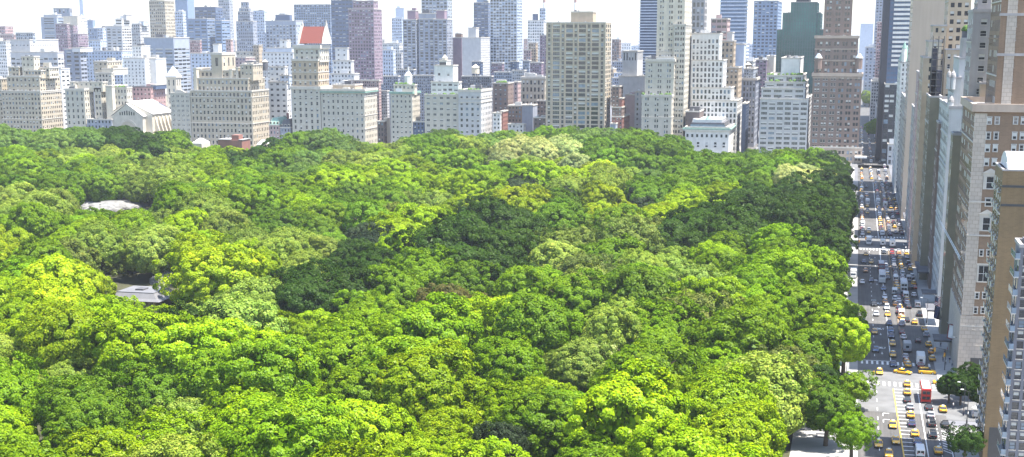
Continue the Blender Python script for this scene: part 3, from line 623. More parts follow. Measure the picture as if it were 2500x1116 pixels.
bb('office_tower',TW,2600,'pale blue setback tower alone against the sky right of the mauve brick tower',(956,981,990,44,None,0,'pale',fine),(965,986,990,20,45,5,'pale',None))
bb('apartment_tower',TW,1450,'broad violet grey apartment slab with twin roof boxes and square windows',(983,1015,1023,48,None,0,'violet',(11,6.9,7.5,4.4,1,4),D(nh=0)),(1022,1060,1064,46,None,2,'violet',(11,6.9,7.5,4.4,1,4),D(nh=0)),(1058,1091,1105,47,None,0,'violet',(11,6.9,7.5,4.4,1,4),D(nh=0)),(994,1014,1022,26,49,6,'mauve',None),(1065,1085,1091,25,48,6,'mauve',None),(1022,1064,1066,33,47,5,'violet',None))
bb('office_tower',TW,1800,'grey glass tower cut by the top edge behind the twin roof boxes',(1028,1092,1104,-30,None,0,'bluegray',(9,8,7,5,1,3)))
bb('apartment_building',AP,1800,'white and cream terraced block left of the broad violet slab',(934,975,984,106,None,0,'white',fine),(934,960,966,122,None,-30,'pale',(6,9,3,5)),(960,980,984,130,None,-20,'lgray',st))
bb('apartment_tower',TW,1500,'narrow brown slab with a cream striped side and small roof pavilion',(1105,1127,1143,92,None,0,'mauve',None),(1111,1126,1130,82,93,4,'brown',None))
bb('apartment_tower',TW,1450,'blank pale grey slab with a lit windowed side and roof cube',(1128,1174,1196,92,None,0,'lgray',(7,6,3,3,1,5),D(wspec=0,nh=0)),(1143,1162,1169,68,93,4,'lgray',None))
bb('office_tower',TW,2100,'dark blue tower with a flat top left of the glassy apartment tower',(1156,1192,1197,6,None,0,'navy',(9,7,7,3,1,3)),(1163,1186,1190,-3,7,5,'blue',None))
bb('apartment_tower',TW,1500,'tall glassy apartment tower with grids of balconies cut by the top edge',(1196,1262,1276,-40,None,0,'pale',(7,7.2,6,5.2,1,2)),)
bb('apartment_tower',TW,2100,'white gridded slab with a roof turret left of the tall tan slab',(1288,1328,1336,50,None,0,'white',(6,7,3.5,3.5,1,3)),(1317,1331,1334,20,51,4,'pale',fine),(1300,1311,1314,34,51,4,'navy',None))
bb('office_building',OF,1600,'mauve stepped block half hidden by the left edge of the tall tan slab',(1318,1336,1340,86,None,0,'mauve',fine),(1290,1308,1313,105,None,6,'tan',fine),(1278,1296,1300,122,None,3,'rose',fine))
for q,(px,lab) in enumerate(((1329,'left of two far striped chimneys above the tall tan slab'),(1405,'right of two far striped chimneys above the tall tan slab'))):
    X=3600; y,z=atX(px,-12,X); root=empty('chimney_stack',(X,y,0),0,lab,'chimney','striped power station chimneys'); b=MB()
    for i in range(10): b.tube((0,0,z*i/10),(0,0,z*(i+1)/10),6-i*.25,6-(i+1)*.25,'wall_red' if i%2 else 'wall_white',10)
    b.build('stack',root)
bb('office_tower',TW,1350,'blue tower striped with white balcony slabs left of the tall cream hotel tower',(1564,1606,1612,-30,None,0,'navy',None,N))
bb('office_tower',TW,1300,'grey concrete tower with tall window pairs right of the tall cream hotel tower',(1690,1722,1728,-30,None,0,'gray',(10,16,6,11,1,3)))
bb('apartment_tower',TW,1500,'blue tower of white edged floors cut by the top edge',(1760,1821,1841,-30,None,0,'blue',None,N))
bb('office_tower',TW,1800,'pale grey blue slab with vertical white ribs right of the white edged floors',(1841,1900,1918,2,None,0,'blue',(9,8,6,4,1,3)))
for (px0,px1,X,lab) in ((1562,1606,1349,0),(1758,1822,1499,0)): pass
bb('office_building',OF,1230,'plain pale blue grey slab behind the stepped brown stone tower',(1795,1817,1822,108,None,0,'pale',None))
bb('office_building',OF,1400,'mauve red brick block right of the side street',(1838,1872,1888,146,None,0,'mauve',(9,9,5,4)),(1872,1890,1896,137,None,10,'cream',None))
bb('office_building',OF,1200,'old stone loft with a bracketed cornice deep in the side street',(1813,1846,1856,193,None,0,'violet',(8,14,4,9,1,6),D(ch=2,corn=.9)),(1816,1840,1850,168,194,5,'bluegray',fine))
bb('office_building',OF,1110,'narrow dark blue glass front at the left corner of the side street',(1813,1822,1829,253,None,0,'navy',gl))
bb('apartment_building',AP,1350,'grey stepped house with white window bands above the side street loft',(1810,1838,1845,150,None,0,'lgray',fine))
# floor slabs of the two striped towers
def slabs(px0,px1,X,y0,y1,step,col,label_root):
    pass
# low houses between
bb('apartment_building',AP,1130,'dark brick apartment house with one white lit side right of the wedding-cake house',(1204,1240,1254,203,None,0,'brown',(14,11,4,5),D(garden=1)))
bb('apartment_building',AP,1180,'pale striped brick house right of the dark one with the white side',(1254,1264,1272,200,None,0,'rose',(9,11,4,5)))
bb('office_building',OF,1200,'old beige loft building with tall arched windows left of the tall tan slab',(1273,1330,1340,189,None,0,'beige',(9,17,4.5,10,1,7),D(ch=1.8,corn=.7,nh=4)))
bb('apartment_building',AP,1095,'brown row of tenements with a blank grey wall left of the tall tan slab',(1240,1274,1276,258,None,0,'brown',(9,10,4,5)),(1274,1301,1312,257,None,.5,'violet',None,D(roof='rooflight')))
bb('small_house','small house',1072,'white and brick low house with chimneys right of the flat stone wedding-cake wing',(1203,1222,1229,276,None,0,'white',(9,10,4,5)),(1221,1228,1240,272,None,3,'red',(9,10,4,5)))
bb('small_house','small house',1070,'low house with a rounded grey roof hidden half by treetops',(1240,1278,1284,303,None,0,'lgray',(9,10,4,5)))
bb('small_house','small house',1071,'low dark house with a blue tarpaulin roof shed left of the tall tan slab',(1302,1334,1338,287,None,0,'dbrown',(9,10,4,5)),(1322,1333,1336,283,288,2,'blue',None))
bb('apartment_building',AP,1160,'dark brown house with white roof huts below the loft building',(1310,1336,1340,246,None,0,'brown',(9,10,4,5)))
for i,(a_,b_,yy,XX,cc,lab) in enumerate([(1200,1226,154,1330,'mauve','mauve brick bulkhead block below the glassy apartment tower'),(1246,1262,150,1320,'navy','dark cube shaped roof block below the glassy apartment tower'),(1276,1292,148,1330,'bluegray','grey blue block with a dark top left of the brick bulkheads'),(1294,1322,153,1300,'mauve','dark violet wide block near the tan slab'),(1250,1280,172,1250,'lgray','light flat roofed block above the old beige loft'),(1206,1250,176,1270,'bluegray','long grey blue roof block above the dark brick house'),(1152,1174,150,1350,'navy','dark slab top behind the round cream water tank'),(1127,1200,186,1200,'dgray','dark roofscape block behind the wedding-cake house'),(970,1010,170,1250,'violet','violet block with balustrade behind the narrow pale apartment house'),(1008,1058,184,1150,'violet','grey apartment house with a row of roof arches behind the gap'),(935,972,186,1180,'violet','grey violet block left of the white rooftop turret'),(920,945,222,1120,'lgray','small pale block behind the tiny dark brick house'),(922,953,205,1300,'violet','hazy violet block right of the mauve tower foot'),(850,925,196,1110,'rose','rosy brick block behind the flat stone wing'),(1494,1512,96,2000,'brown','thin brown tower right behind the tall tan slab'),(1495,1530,150,1900,'violet','distant violet blocks right of the tall tan slab'),(1505,1520,128,2300,'violet','small hazy violet tower above the pale loft'),(1541,1563,112,3200,'pale','very faint pale box tower on the horizon'),(1576,1600,140,1200,'bluegray','low roof with yellow umbrella tank left of the cream hotel wing'),(1495,1515,190,1500,'violet','violet row behind the red brick steps')]):
    bb('city_block','building',XX,lab,(a_,b_,b_+5,yy,None,0,cc,fine))
# right side of the far street
bb('office_tower',TW,3000,'very pale blue box tower at the end of the street gap',(2101,2133,2137,58,None,0,'pale',None,D(dep=40,nh=0)))
def rside(name,cat,label,*blocks,**k): return building(name,label,cat,0,list(blocks),side='R',**k)
def striped(px0,px1,X,yA,yB,step,z_y,col,root_label,name='office_tower'):
    pass
bb('apartment_tower',TW,1900,'mauve blue tower with toothed balconies right of the street gap',(2140,2172,2176,-20,None,0,'violet',(8,7,4,3.5,1,3),D(dep=40)),(2113,2142,2146,115,None,-10,'violet',(8,8,4,4),D(dep=30)))
bb('apartment_tower',TW,1600,'rose brick tower right of the street gap in front of the toothed one',(2143,2163,2165,53,None,0,'pink',fine,D(dep=30)))
bb('low_building','building',1420,'low pale house with cluttered roof at the right side of the far street',(2128,2158,2160,199,None,0,'lgray',st,D(dep=40,nh=4,nd=9)))
bb('low_building','building',1300,'grey row of shopfronts receding on the right side of the far street',(2141,2158,2160,262,None,0,'violet',st,D(dep=90)))
def bands(root,info,base,m='wall_white',step=3.9,sp=2.,z0=20,sth=1):
    x0,x1,y0,y1,zb,zt=info[0]; x0-=base.x;x1-=base.x;y0-=base.y;y1-=base.y; b=MB(); z=z0
    while z<zt-1:
        b.box(x0-.9,y0-.9*sth,z,x0-.02,y1+.3,z+sp,m); 
        if sth: b.box(x0-.02,y0-.9,z,x1,y0-.02,z+sp,m)
        z+=step
    b.build('floor_slab',root)
gm,_=bb('office_tower',TW,1085,'dark glass office tower wrapped in white horizontal bands near the top right',(2178,2233,2236,-80,None,0,'navy',(9,11.3,8,5,1,3),D(dep=40,nh=0)),(2162,2178,2179,-80,None,-.4,'black',None,D(dep=41,nh=0)),glass='glass_blue')
def gmb():
    X=1085; b=MB(); ya=atX(2178.5,100,X)[0]; yb=atX(2236,100,X)[0]; base=gm.location; py=-70
    while py<160:
        z1=atX(2200,py,X)[1]; z0=atX(2200,py+5.6,X)[1]; b.box(-.9,yb-base.y,z0,-.02,ya-base.y,z1,'wall_white'); py+=11.3
    b.build('floor_slab',gm)
gmb()
for o_ in [o for o in C.objects if o.get('label','').startswith(('blue tower striped','blue tower of white'))]:
    pl,pr,ps,X,step,hw=(1564,1606,1612,1350,7.0,2.6) if 'striped' in o_['label'] else (1760,1821,1841,1500,9.1,3.2)
    b=MB(); ya=atX(pl,60,X)[0]-o_.location.y; yb=atX(pr,60,X)[0]-o_.location.y; xs=30; py=-25
    bx=X-o_.location.x
    while py<215:
        z1=atX(pr,py,X)[1]; z0=atX(pr,py+hw,X)[1]
        b.box(bx-1.6,yb-1.6,z0,bx-.02,ya+1.6,z1,'wall_pale'); b.box(bx-.02,yb-1.6,z0,bx+xs+1,yb-.02,z1,'wall_white'); py+=step
    b.build('balcony_slab',o_)
bb('office_building',OF,1066.5,'black glass block with thin white floor lines below the banded tower',(2160,2199,2202,205,None,0,'black',(12,12,11,10,1,2),D(dep=30,nh=0,corn=.1)),)
bb('low_building','building',1058,'small white podium building at the far corner opposite the brown hotel tower',(2168,2200,2202,352,None,0,'lgray',(9,16,6,10,1,6),D(dep=20,nh=1)))
for X_,L_,z_,c_,l_ in ((1130,130,90,'violet','unseen violet tower added to shade the street behind the banded office tower, first of three'),(1270,150,80,'dgray','unseen dark tower added to shade the street behind the banded office tower, second of three'),(1430,260,70,'violet','unseen long violet block added to shade the street behind the banded tower, third of three')):
    r_=empty('office_building',(X_,-60,0),0,l_,'office building'); b=MB(); b.box(0,-10,0,L_,28.5,z_,'wall_'+c_); b.build('wall',r_); b=MB(); b.box(2,-8,z_,L_-2,26,z_+1.2,'roofing'); b.build('roof',r_)  # unseen blocks added so that the far street lies in shade
# canopy marquee of the corner hotel
b=MB(); b.box(1056,-10.5,4.6,1064.8,-2,5.6,'wall_white'); b.box(1056,-10.4,.2,1056.3,-10.1,4.6,'metal_dark'); b.box(1056,-2.4,.2,1056.3,-2.1,4.6,'metal_dark')
tag(b.build('hotel_canopy'),'white flat canopy over the pavement at the brown hotel tower','canopy')
# ---------------- south side of the street ----------------
n1=(3.4,4.2,2.0,2.6); n2=(3.0,4.,1.9,2.7)
def white_roof(root,info,base):
    x0,x1,y0,y1,zb,zt=info[0]; x0-=base.x;x1-=base.x;y0-=base.y;y1-=base.y
    b=MB(); n=10; prof=[(x0+.4+(x1-x0-.8)*j/n, 3.3*math.sin(PI*j/n)**.6 if 0<j<n else 0) for j in range(n+1)]
    b.loft([[(x,y,zt+h) for x,h in prof] for y in (y0+.5,y1-1.)],'rooflight'); b.build('vault_roof',root,smooth=False)
    b=MB()
    for i in range(14):
        y=y0+.6+(y1-y0-1.2)*i/13; b.tube((x0+.2,y,zt+.3),(x0+.2,y,zt+1.5),.05,.05,'metal_light',4)
    b.tube((x0+.2,y0+.6,zt+1.5),(x0+.2,y1-.6,zt+1.5),.05,.05,'metal_light',4); b.build('railing',root)
    b=MB()
    for zz in (zt-3.2,zt-7.2): b.box(x0-.12,y0,zz-.5,x0-.02,y1,zz,'metal_dark')
    b.build('band',root)
    z=6
    while z<zt-3:
        for q in range(3):
            xx=x0+2+q*(x1-x0-4)/2.2; b=MB(); b.box(xx,y1+.02,z,xx+2.4,y1+.6,z+.2,'concrete'); b.box(xx,y1+.55,z+.2,xx+2.4,y1+.6,z+.9,'metal_light'); b.build('balcony',root)
        z+=3.4
    b=MB(); b.box(x0-.06,y0+2,0.2,x0-.02,y1-1,9,'metal_dark'); b.build('shopfront',root)
rside('apartment_tower','apartment tower','tall blank yellow brown brick slab with narrow balconies and a white vaulted roof',
 (2425,2449,2700,415,None,0,'slab',(30,12,4,7),D(wspec=0,nspec=(4.2,3.4,2.0,2.0),dep=17,corn=.1,ch=.5,nh=0,nd=0)),indiv=100,extra=white_roof,pb=.4)
# hotel with limestone quoins
def hotel_extra(root,info,base):
    x0,x1,y0,y1,zb,zt=info[0]; X=x0; x0-=base.x;x1-=base.x;y0-=base.y;y1-=base.y
    b=MB()   # quoin pier and stone base
    b.box(x0-.14,y1-3.1,17.5,x0-.02,y1+.1,zt-1.6,'wall_ashlar'); b.box(x0-.3,y0,0,x0-.02,y1+.3,17.4,'wall_ashlar'); b.box(x0-.02,y1+.02,0,x1,y1+.3,17.4,'wall_ashlar'); b.build('stone_facing',root)
    X2=408; ya=atX(2451,150,X2)[0]-base.y; yb=atX(2475,150,X2)[0]-base.y; b=MB(); b.box(8-.16,yb,zt+.5,8-.02,ya,info[1][5]-1,'wall_ashlar'); b.build('stone_facing',root)
    b=MB()
    for py in (493,575,797): 
        z=atX(2400,py,X)[1]; b.box(x0-.35,y0,z-.2,x0-.02,y1+.2,z+.2,'stone_trim'); b.box(x0-.02,y1+.02,z-.2,x1,y1+.2,z+.2,'wall_hotel')
    b.build('belt_course',root)
    W_=[]
    def wn(px,py0,py1,wpx,frame=0,var=None):
        y,z1=atX(px,py0,X); _,z0=atX(px,py1,X); y-=base.y; ww=wpx*proj(X,y+base.y,z0)[2]/FP; hh=z1-z0
        q=win_mesh(ww,hh,'w',R.choice([0,1,1]) if var is None else var); o=bpy.data.objects.new('window',q); C.objects.link(o); o.parent=root; o.location=(x0-.34,y,z0); o.rotation_euler=(0,0,PI/2)
        f=MB(); t=.16*max(1,frame*2.5)
        f.box(x0-.2,y-ww/2-t,z0-.2,x0-.02,y-ww/2,z1+.1,'stone_trim' if frame else 'frame_w'); f.box(x0-.2,y+ww/2,z0-.2,x0-.02,y+ww/2+t,z1+.1,'stone_trim' if frame else 'frame_w'); f.box(x0-.25,y-ww/2-t-.1,z1+.1,x0-.02,y+ww/2+t+.1,z1+.1+t,'stone_trim' if frame else 'frame_w')
        if frame>1: f.loft([[(x,y-ww/2-t-.4,z1+.1+t),(x,y+ww/2+t+.4,z1+.1+t),(x,y,z1+.1+t+1.3)] for x in (x0-.5,x0-.02)],'stone_trim')
        f.build('window_surround',root)
    for py in (287,324,354,388):
        for dx in (0,19,64,83): wn(2416-(py-287)*.07+dx,py,py+16,9)
    wn(2418,431,461,18,2,0); wn(2414,485,503,14,0,0); wn(2409,531,563,18,2,0)
    for py in (611,715,751,790): 
        for dx in (0,18): wn(2396-(py-611)*.10+dx,py,py+14,8,0,0)
    wn(2402,648,688,24,1,0)
    for dx in (0,12): wn(2385+dx,829,843,8,0,1)
    b=MB(); y,_=atX(2389,880,X); y-=base.y; b.box(x0-.36,y-2.2,0.2,x0-.3,y+2.2,5.6,'glass_dark'); b.build('entrance',root)
rside('hotel','hotel','brown brick hotel with limestone quoins and pedimented windows at the near street corner',
 (2350,2382,2700,262,None,0,'hotel',(12,12,4,6),D(wspec=0,nspec=(3.6,4.1,2.1,2.9),x0=400,dep=44,ch=3.,corn=.9,nh=3,garden=0,roof='roofing',trim='wall_sherrylow')),
 (2425,2452,2700,-90,262,0,'hotel',(17,33,8,15,1,5),D(nspec=(3.4,4.1,1.6,3.0),x0=408,dep=30,belt=[36,134],nh=0,cpat=[(2489,8),(2540,8),(2560,8)])),indiv=100,extra=hotel_extra,pb=.45,pd=.5)
rside('apartment_building',AP,'narrow olive brown apartment slab wedged behind the quoined brick hotel',
 (2322,2327,2362,328,None,0,'olive',(12,20,4,14),D(nspec=n1,dep=10,x0=452,wspec=0,nh=1)))
rside('apartment_building',AP,'grey stucco apartment tower with stacked corner windows above the brick hotel roof',
 (2370,2377,2432,26,None,12,'stucco',(44,28,15,14,1,20),D(nspec=n1,x0=448,dep=20,ch=1.4,nh=1)),(2376,2392,2425,-60,27,16,'stucco',(34,26,12,12),D(nspec=n1,x0=452,dep=14)),(2386,2394,2424,203,None,8,'tan',None,D(x0=444,dep=4,nh=0)),indiv=60)
def domes(root,info,base):
    for i,(px,py,r) in enumerate(((2321,249,.95),(2317,188,.7),(2327,189,.85))):
        X=info[0][0]+2; y,z=atX(px,py,X); b=MB(); y-=base.y; x=X-base.x
        b.tube((x,y,z-4),(x,y,z),r,r,'wall_plazaw',8)
        b.loft([[(x+r*1.15*k*math.cos(t),y+r*1.15*k*math.sin(t),z+h) for t in [2*PI*j/10 for j in range(10)]] for k,h in ((1,0),(.95,.7),(.7,1.5),(.3,2.0),(.1,2.6))],'wall_stucco'); b.build('dome',root)
rside('apartment_building',AP,'pale grey apartment house with domed corner turret and receding white balconied street front',
 (2299,2318,2362,262,None,0,'plazaw',(60,15,5,7,1,30),D(nspec=n2,x0=500,dep=75,ch=1.4,wspec=0)),
 (2306,2330,2347,190,263,2,'plazaw',(20,30,5,12,1,12),D(nspec=n2,x0=503,dep=30,nh=0)),
 (2329,2343,2378,142,None,6,'plazaw',None,D(x0=507,dep=30,nh=0)),indiv=60,extra=domes)
def drum(root,info,base):
    x0,x1,y0,y1,zb,zt=info[0]
    X=512; y0,z0=atX(2343,140,X); y1,z1=atX(2377,92,X); r=(y0-y1)/2; y=(y0+y1)/2-base.y; x=X-base.x+r
    b=MB(); b.tube((x,y,z0-2),(x,y,z1),r,r,'wall_stucco',20); b.build('drum',root)
    b=MB(); b.box(x-r*.6,y-r*.8,z1,x+r*.6,y+r*.8,z1+2.2,'roofdark'); b.build('terrace',root)
    b=MB()
    for q in range(20):
        cx=x+R.uniform(-r*.7,r*.5); cy=y+R.uniform(-r*.8,r*.8); rr=R.uniform(.5,1.)
        b.loft([[(cx+rr*k2*math.cos(t)*R.uniform(.7,1.2),cy+rr*k2*math.sin(t)*R.uniform(.7,1.2),z1+2+h2*rr) for t in [2*PI*j/6 for j in range(6)]] for k2,h2 in ((.6,.2),(1.1,.9),(.8,1.8),(.2,2.5))],'shrub')
    b.build('roof_garden',root)
rside('apartment_building',AP,'pale grey house carrying a round drum and green roof garden beside the stucco tower',
 (2345,2348,2384,142,None,9,'stucco',None,D(x0=511,dep=20,nh=0)),indiv=0,extra=drum)
rside('apartment_tower','apartment tower','tan stepped apartment tower with square windows climbing away from the street',
 (2300,2309,2372,120,None,10,'tan',(16,24,7,11,1,12),D(x0=590,nspec=n1,dep=30,nh=0)),(2312,2320,2376,-60,121,14,'tan',(17,20,9,11,1,5),D(x0=594,dep=24,nspec=n1)),
 (2275,2279,2312,62,None,6,'tan',(16,26,6,11,1,6),D(x0=592,dep=20,nspec=n1,nh=0)),(2263,2268,2300,100,None,3.5,'beige',(30,24,6,11,1,6),D(x0=591,dep=24,nspec=n1,nh=0)),(2250,2255,2290,140,None,1.5,'tan',(30,20,6,11),D(x0=590,dep=28,nspec=n1,nh=0)),indiv=80)
rside('apartment_building',AP,'rosy tan apartment house with window column left of the dark netted scaffold',
 (2233,2243,2278,176,None,0,'rose',(30,19,8,10,1,8),D(x0=640,nspec=n1,dep=22)),(2236,2246,2262,182,190,0,'rose',None,D(x0=636,dep=3,nh=0)),indiv=40)
rside('apartment_building',AP,'olive grey house with blank side wall and balconied street front below the scaffold',
 (2262,2271,2300,236,None,0,'olive',None,D(x0=560,nspec=n2,dep=28,nh=1)),(2286,2292,2330,300,None,0,'brown',None,D(x0=540,dep=14,nspec=n2)),indiv=40)
rside('apartment_tower','apartment tower','sheer blank tan tower with dark glazed edge reaching the top of the picture',
 (2224,2234,2330,-80,None,0,'tanblank',(20,20,5,5),D(wspec=0,nspec=(3,4,2.6,3.4),x0=745,dep=34,nh=0)))
def greenroof(root,info,base):
    x0,x1,y0,y1,zb,zt=info[0]; x0-=base.x;x1-=base.x;y0-=base.y;y1-=base.y
    b=MB(); b.loft([[(x0,y0,zt),(x1,y0,zt),(x1,y1,zt),(x0,y1,zt)],[(x0+3,y0+3,zt+9),(x1-3,y0+3,zt+9),(x1-3,y1-3,zt+9),(x0+3,y1-3,zt+9)]],'copper'); b.build('roof',root)
    for y in (y1-1.5,y1-7): b=MB(); b.tube((x0+1,y,zt),(x0+1,y,zt+8),1.6,1.4,'wall_white',8); b.tube((x0+1,y,zt+8),(x0+1,y,zt+12),1.5,.1,'copper',8); b.build('turret',root)
rside('hotel','hotel',"white chateau hotel with green mansard and turrets at the far end of the street",
 (2190,2200,2240,152,None,0,'white',(9,11,4,6,1,4),D(x0=875,nspec=n1,dep=60,ch=1.5,nh=0)),indiv=60,extra=greenroof)
# low fronts to close the street wall behind and between
rside('shop_building','shop',"pale stone shop front at pavement level under the sheer tan tower",(2212,2218,2250,532,None,0,'cream',None,D(x0=700,dep=40,nspec=(4,5,2.4,3),ch=.6)))
rside('apartment_building',AP,'grey apartment house closing the row behind the rosy tan one',(2226,2232,2260,262,None,0,'gray',None,D(x0=670,dep=28,nspec=n1)))
rside('apartment_building',AP,'dim grey apartment house next to the white chateau hotel',(2206,2212,2240,240,None,0,'gray',None,D(x0=790,dep=80,nspec=n1)))
# scaffold tower in dark netting
def scaffold():
    X=575; y1,zt=atX(2279,88,X); y0,_=atX(2306,88,X); root=empty('scaffold_tower',(X,(y0+y1)/2,0),0,'dark netted scaffold tower standing against the tan stepped apartment tower','scaffold')
    b=MB(); h=(y1-y0)/2; z2=atX(2290,232,X)[1]
    b.box(0,-h,z2-4,8,h,zt*.86,'net_dark'); b.box(0,h*.1,z2-4,6,h,zt*.95,'net_dark'); b.build('netting',root)
    b=MB()
    for y in (-h,0,h): b.tube((-.3,y,z2-4),(-.3,y,zt),.15,.15,'metal_dark',4)
    z=z2-4
    while z<zt: b.tube((-.3,-h,z),(-.3,h,z),.12,.12,'metal_dark',4); z+=2.5
    b.build('pole',root)
scaffold()
def glassy(root,info,base):
    x0,x1,y0,y1,zb,zt=info[0]; x0-=base.x;x1-=base.x;y0-=base.y;y1-=base.y
    z=5; k=0
    while z<zt-2:
        b=MB(); b.box(x0-.9,y1+.02,z,x1-2,y1+.9,z+.22,'concrete'); b.box(x0-.9,y1+.85,z+.22,x1-2,y1+.9,z+1.2,'glass_sky'); b.box(x0-.9,y1+.02,z+.22,x0-.85,y1+.9,z+1.2,'glass_sky'); b.build('balcony',root); z+=3.3; k+=1
rside('apartment_tower','apartment tower','grey glassy apartment tower with projecting balconies at the right edge',
 (2482,2492,2700,600,None,0,'dgray',(24,26,18,19,1,4),D(x0=262,nspec=(3,3.3,2.4,2.4),dep=8,nh=0)),indiv=60,extra=glassy,style='dark')
# no buildings stand here south of the frame edge to shade the street
# ---------------- low city infill ----------------
def visible(p0,p1,yt,X):
    for s in (.2,.5,.8):
        x=p0+(p1-p0)*s
        if not any(a<=x<=b_ and y<=yt+1 and xx<X for a,b_,y,xx,_ in OCC): return True
    return False
NAMES=[(0,'buff terraced house'),(180,'four cream slabs'),(330,'church'),(440,'narrow gabled house'),(560,'arched turret house'),(680,'two mansard houses'),(750,'red roofed tower'),(850,'flat stone hotel wing'),(980,'narrow house with turret'),(1110,'wedding-cake house'),(1250,'dark brick house with white side'),(1410,'tall tan slab'),(1520,'red brick steps'),(1610,'cream hotel wing'),(1690,'tall cream hotel tower'),(1760,'off-white stepped tower'),(1835,'side street'),(1920,'pale office block'),(2050,'brown hotel tower'),(2130,'far street gap')]
made={}
for X,hmin,hmax in ((1120,14,28),(1165,15,30),(1250,18,36),(1310,18,34),(1420,18,38),(1520,18,40),(1680,20,44),(1850,20,50),(2100,20,55),(2400,20,60),(2900,20,70),(3600,20,80),(4500,20,90),(6000,20,80)):
    px=-40
    while px<2200:
        wpx=R.uniform(12,22)*3430/X if X<3000 else R.uniform(20,50)
        z=R.uniform(hmin,hmax); y_,_z=atX(px,100,X)
        yt=proj(X,y_,z)[1]
        if not (2096<px+wpx and px<2140 and True) and not(1808<px+wpx and px<1856 and X<2600) and visible(px,px+wpx,yt,X) and visible(px,px+wpx,yt+6,X):
            nm=min(NAMES,key=lambda q:abs(q[0]-px-wpx/2))[1]; col=R.choice(['rose','violet','beige','white','pink','brown','lgray','tan','pale','red','cream'])
            key=(nm,col); made[key]=made.get(key,0)+1; k=made[key]
            cw={'rose':'rosy brick','violet':'violet grey','beige':'buff','white':'white','pink':'pink brick','brown':'brown brick','lgray':'light grey','tan':'tan','pale':'pale blue','red':'red brick','cream':'cream'}[col]
            far='' if X<1400 else ('distant ' if X<2200 else 'hazy ')
            lab=f"{far}low {cw} block behind the {nm}"+(f", {ordw(k)} counting back" if k>1 else '')
            building('city_block',lab,'building',X,[(px,px+wpx-1.5,px+wpx+2,yt,None,0,col,(7,9,3,4.5,1,3) if X<2000 else (5,7,2.6,3.6,1,3),D(nh=1,nd=4 if X<1700 else 0,dep=24))],group='low city blocks behind the first row')
        px+=wpx
# ---------------- trees ----------------
def leafmat():
    m=bpy.data.materials.new('foliage'); m.use_nodes=True; n=m.node_tree.nodes; l=m.node_tree.links
    for x in list(n): n.remove(x)
    out=n.new('ShaderNodeOutputMaterial'); at=n.new('ShaderNodeAttribute'); at.attribute_type='INSTANCER'; at.attribute_name='tint'
    geo=n.new('ShaderNodeNewGeometry'); la=n.new('ShaderNodeAttribute'); la.attribute_type='GEOMETRY'; la.attribute_name='lv'
    mr=n.new('ShaderNodeMapRange'); mr.inputs[3].default_value=.5; mr.inputs[4].default_value=1.35; l.new(la.outputs['Fac'],mr.inputs[0])
    sc_=n.new('ShaderNodeVectorMath'); sc_.operation='SCALE'; l.new(at.outputs['Color'],sc_.inputs[0]); l.new(mr.outputs[0],sc_.inputs['Scale'])
    hr=n.new('ShaderNodeMapRange'); hr.inputs[3].default_value=.72; hr.inputs[4].default_value=1.28; l.new(la.outputs['Fac'],hr.inputs[0])  # lighter leaves turned yellower to paint in sunlit tips
    cb=n.new('ShaderNodeCombineXYZ'); l.new(hr.outputs[0],cb.inputs[0]); cb.inputs[1].default_value=1; cb.inputs[2].default_value=1
    hm=n.new('ShaderNodeVectorMath'); hm.operation='MULTIPLY'; l.new(sc_.outputs[0],hm.inputs[0]); l.new(cb.outputs[0],hm.inputs[1]); sc_=hm
    d=n.new('ShaderNodeBsdfDiffuse'); t=n.new('ShaderNodeBsdfTranslucent'); g=n.new('ShaderNodeBsdfGlossy'); g.inputs['Roughness'].default_value=.45
    t2=n.new('ShaderNodeVectorMath'); t2.operation='MULTIPLY'; t2.inputs[1].default_value=(1.25,1.25,.55); l.new(sc_.outputs[0],t2.inputs[0])
    l.new(sc_.outputs[0],d.inputs[0]); l.new(t2.outputs[0],t.inputs[0]); g.inputs[0].default_value=(.6,.7,.5,1)
    m1=n.new('ShaderNodeMixShader'); m1.inputs[0].default_value=.23; l.new(d.outputs[0],m1.inputs[1]); l.new(t.outputs[0],m1.inputs[2])
    m2=n.new('ShaderNodeMixShader'); m2.inputs[0].default_value=.015; l.new(m1.outputs[0],m2.inputs[1]); l.new(g.outputs[0],m2.inputs[2]); l.new(m2.outputs[0],out.inputs[0])
    return m
LEAF=leafmat()
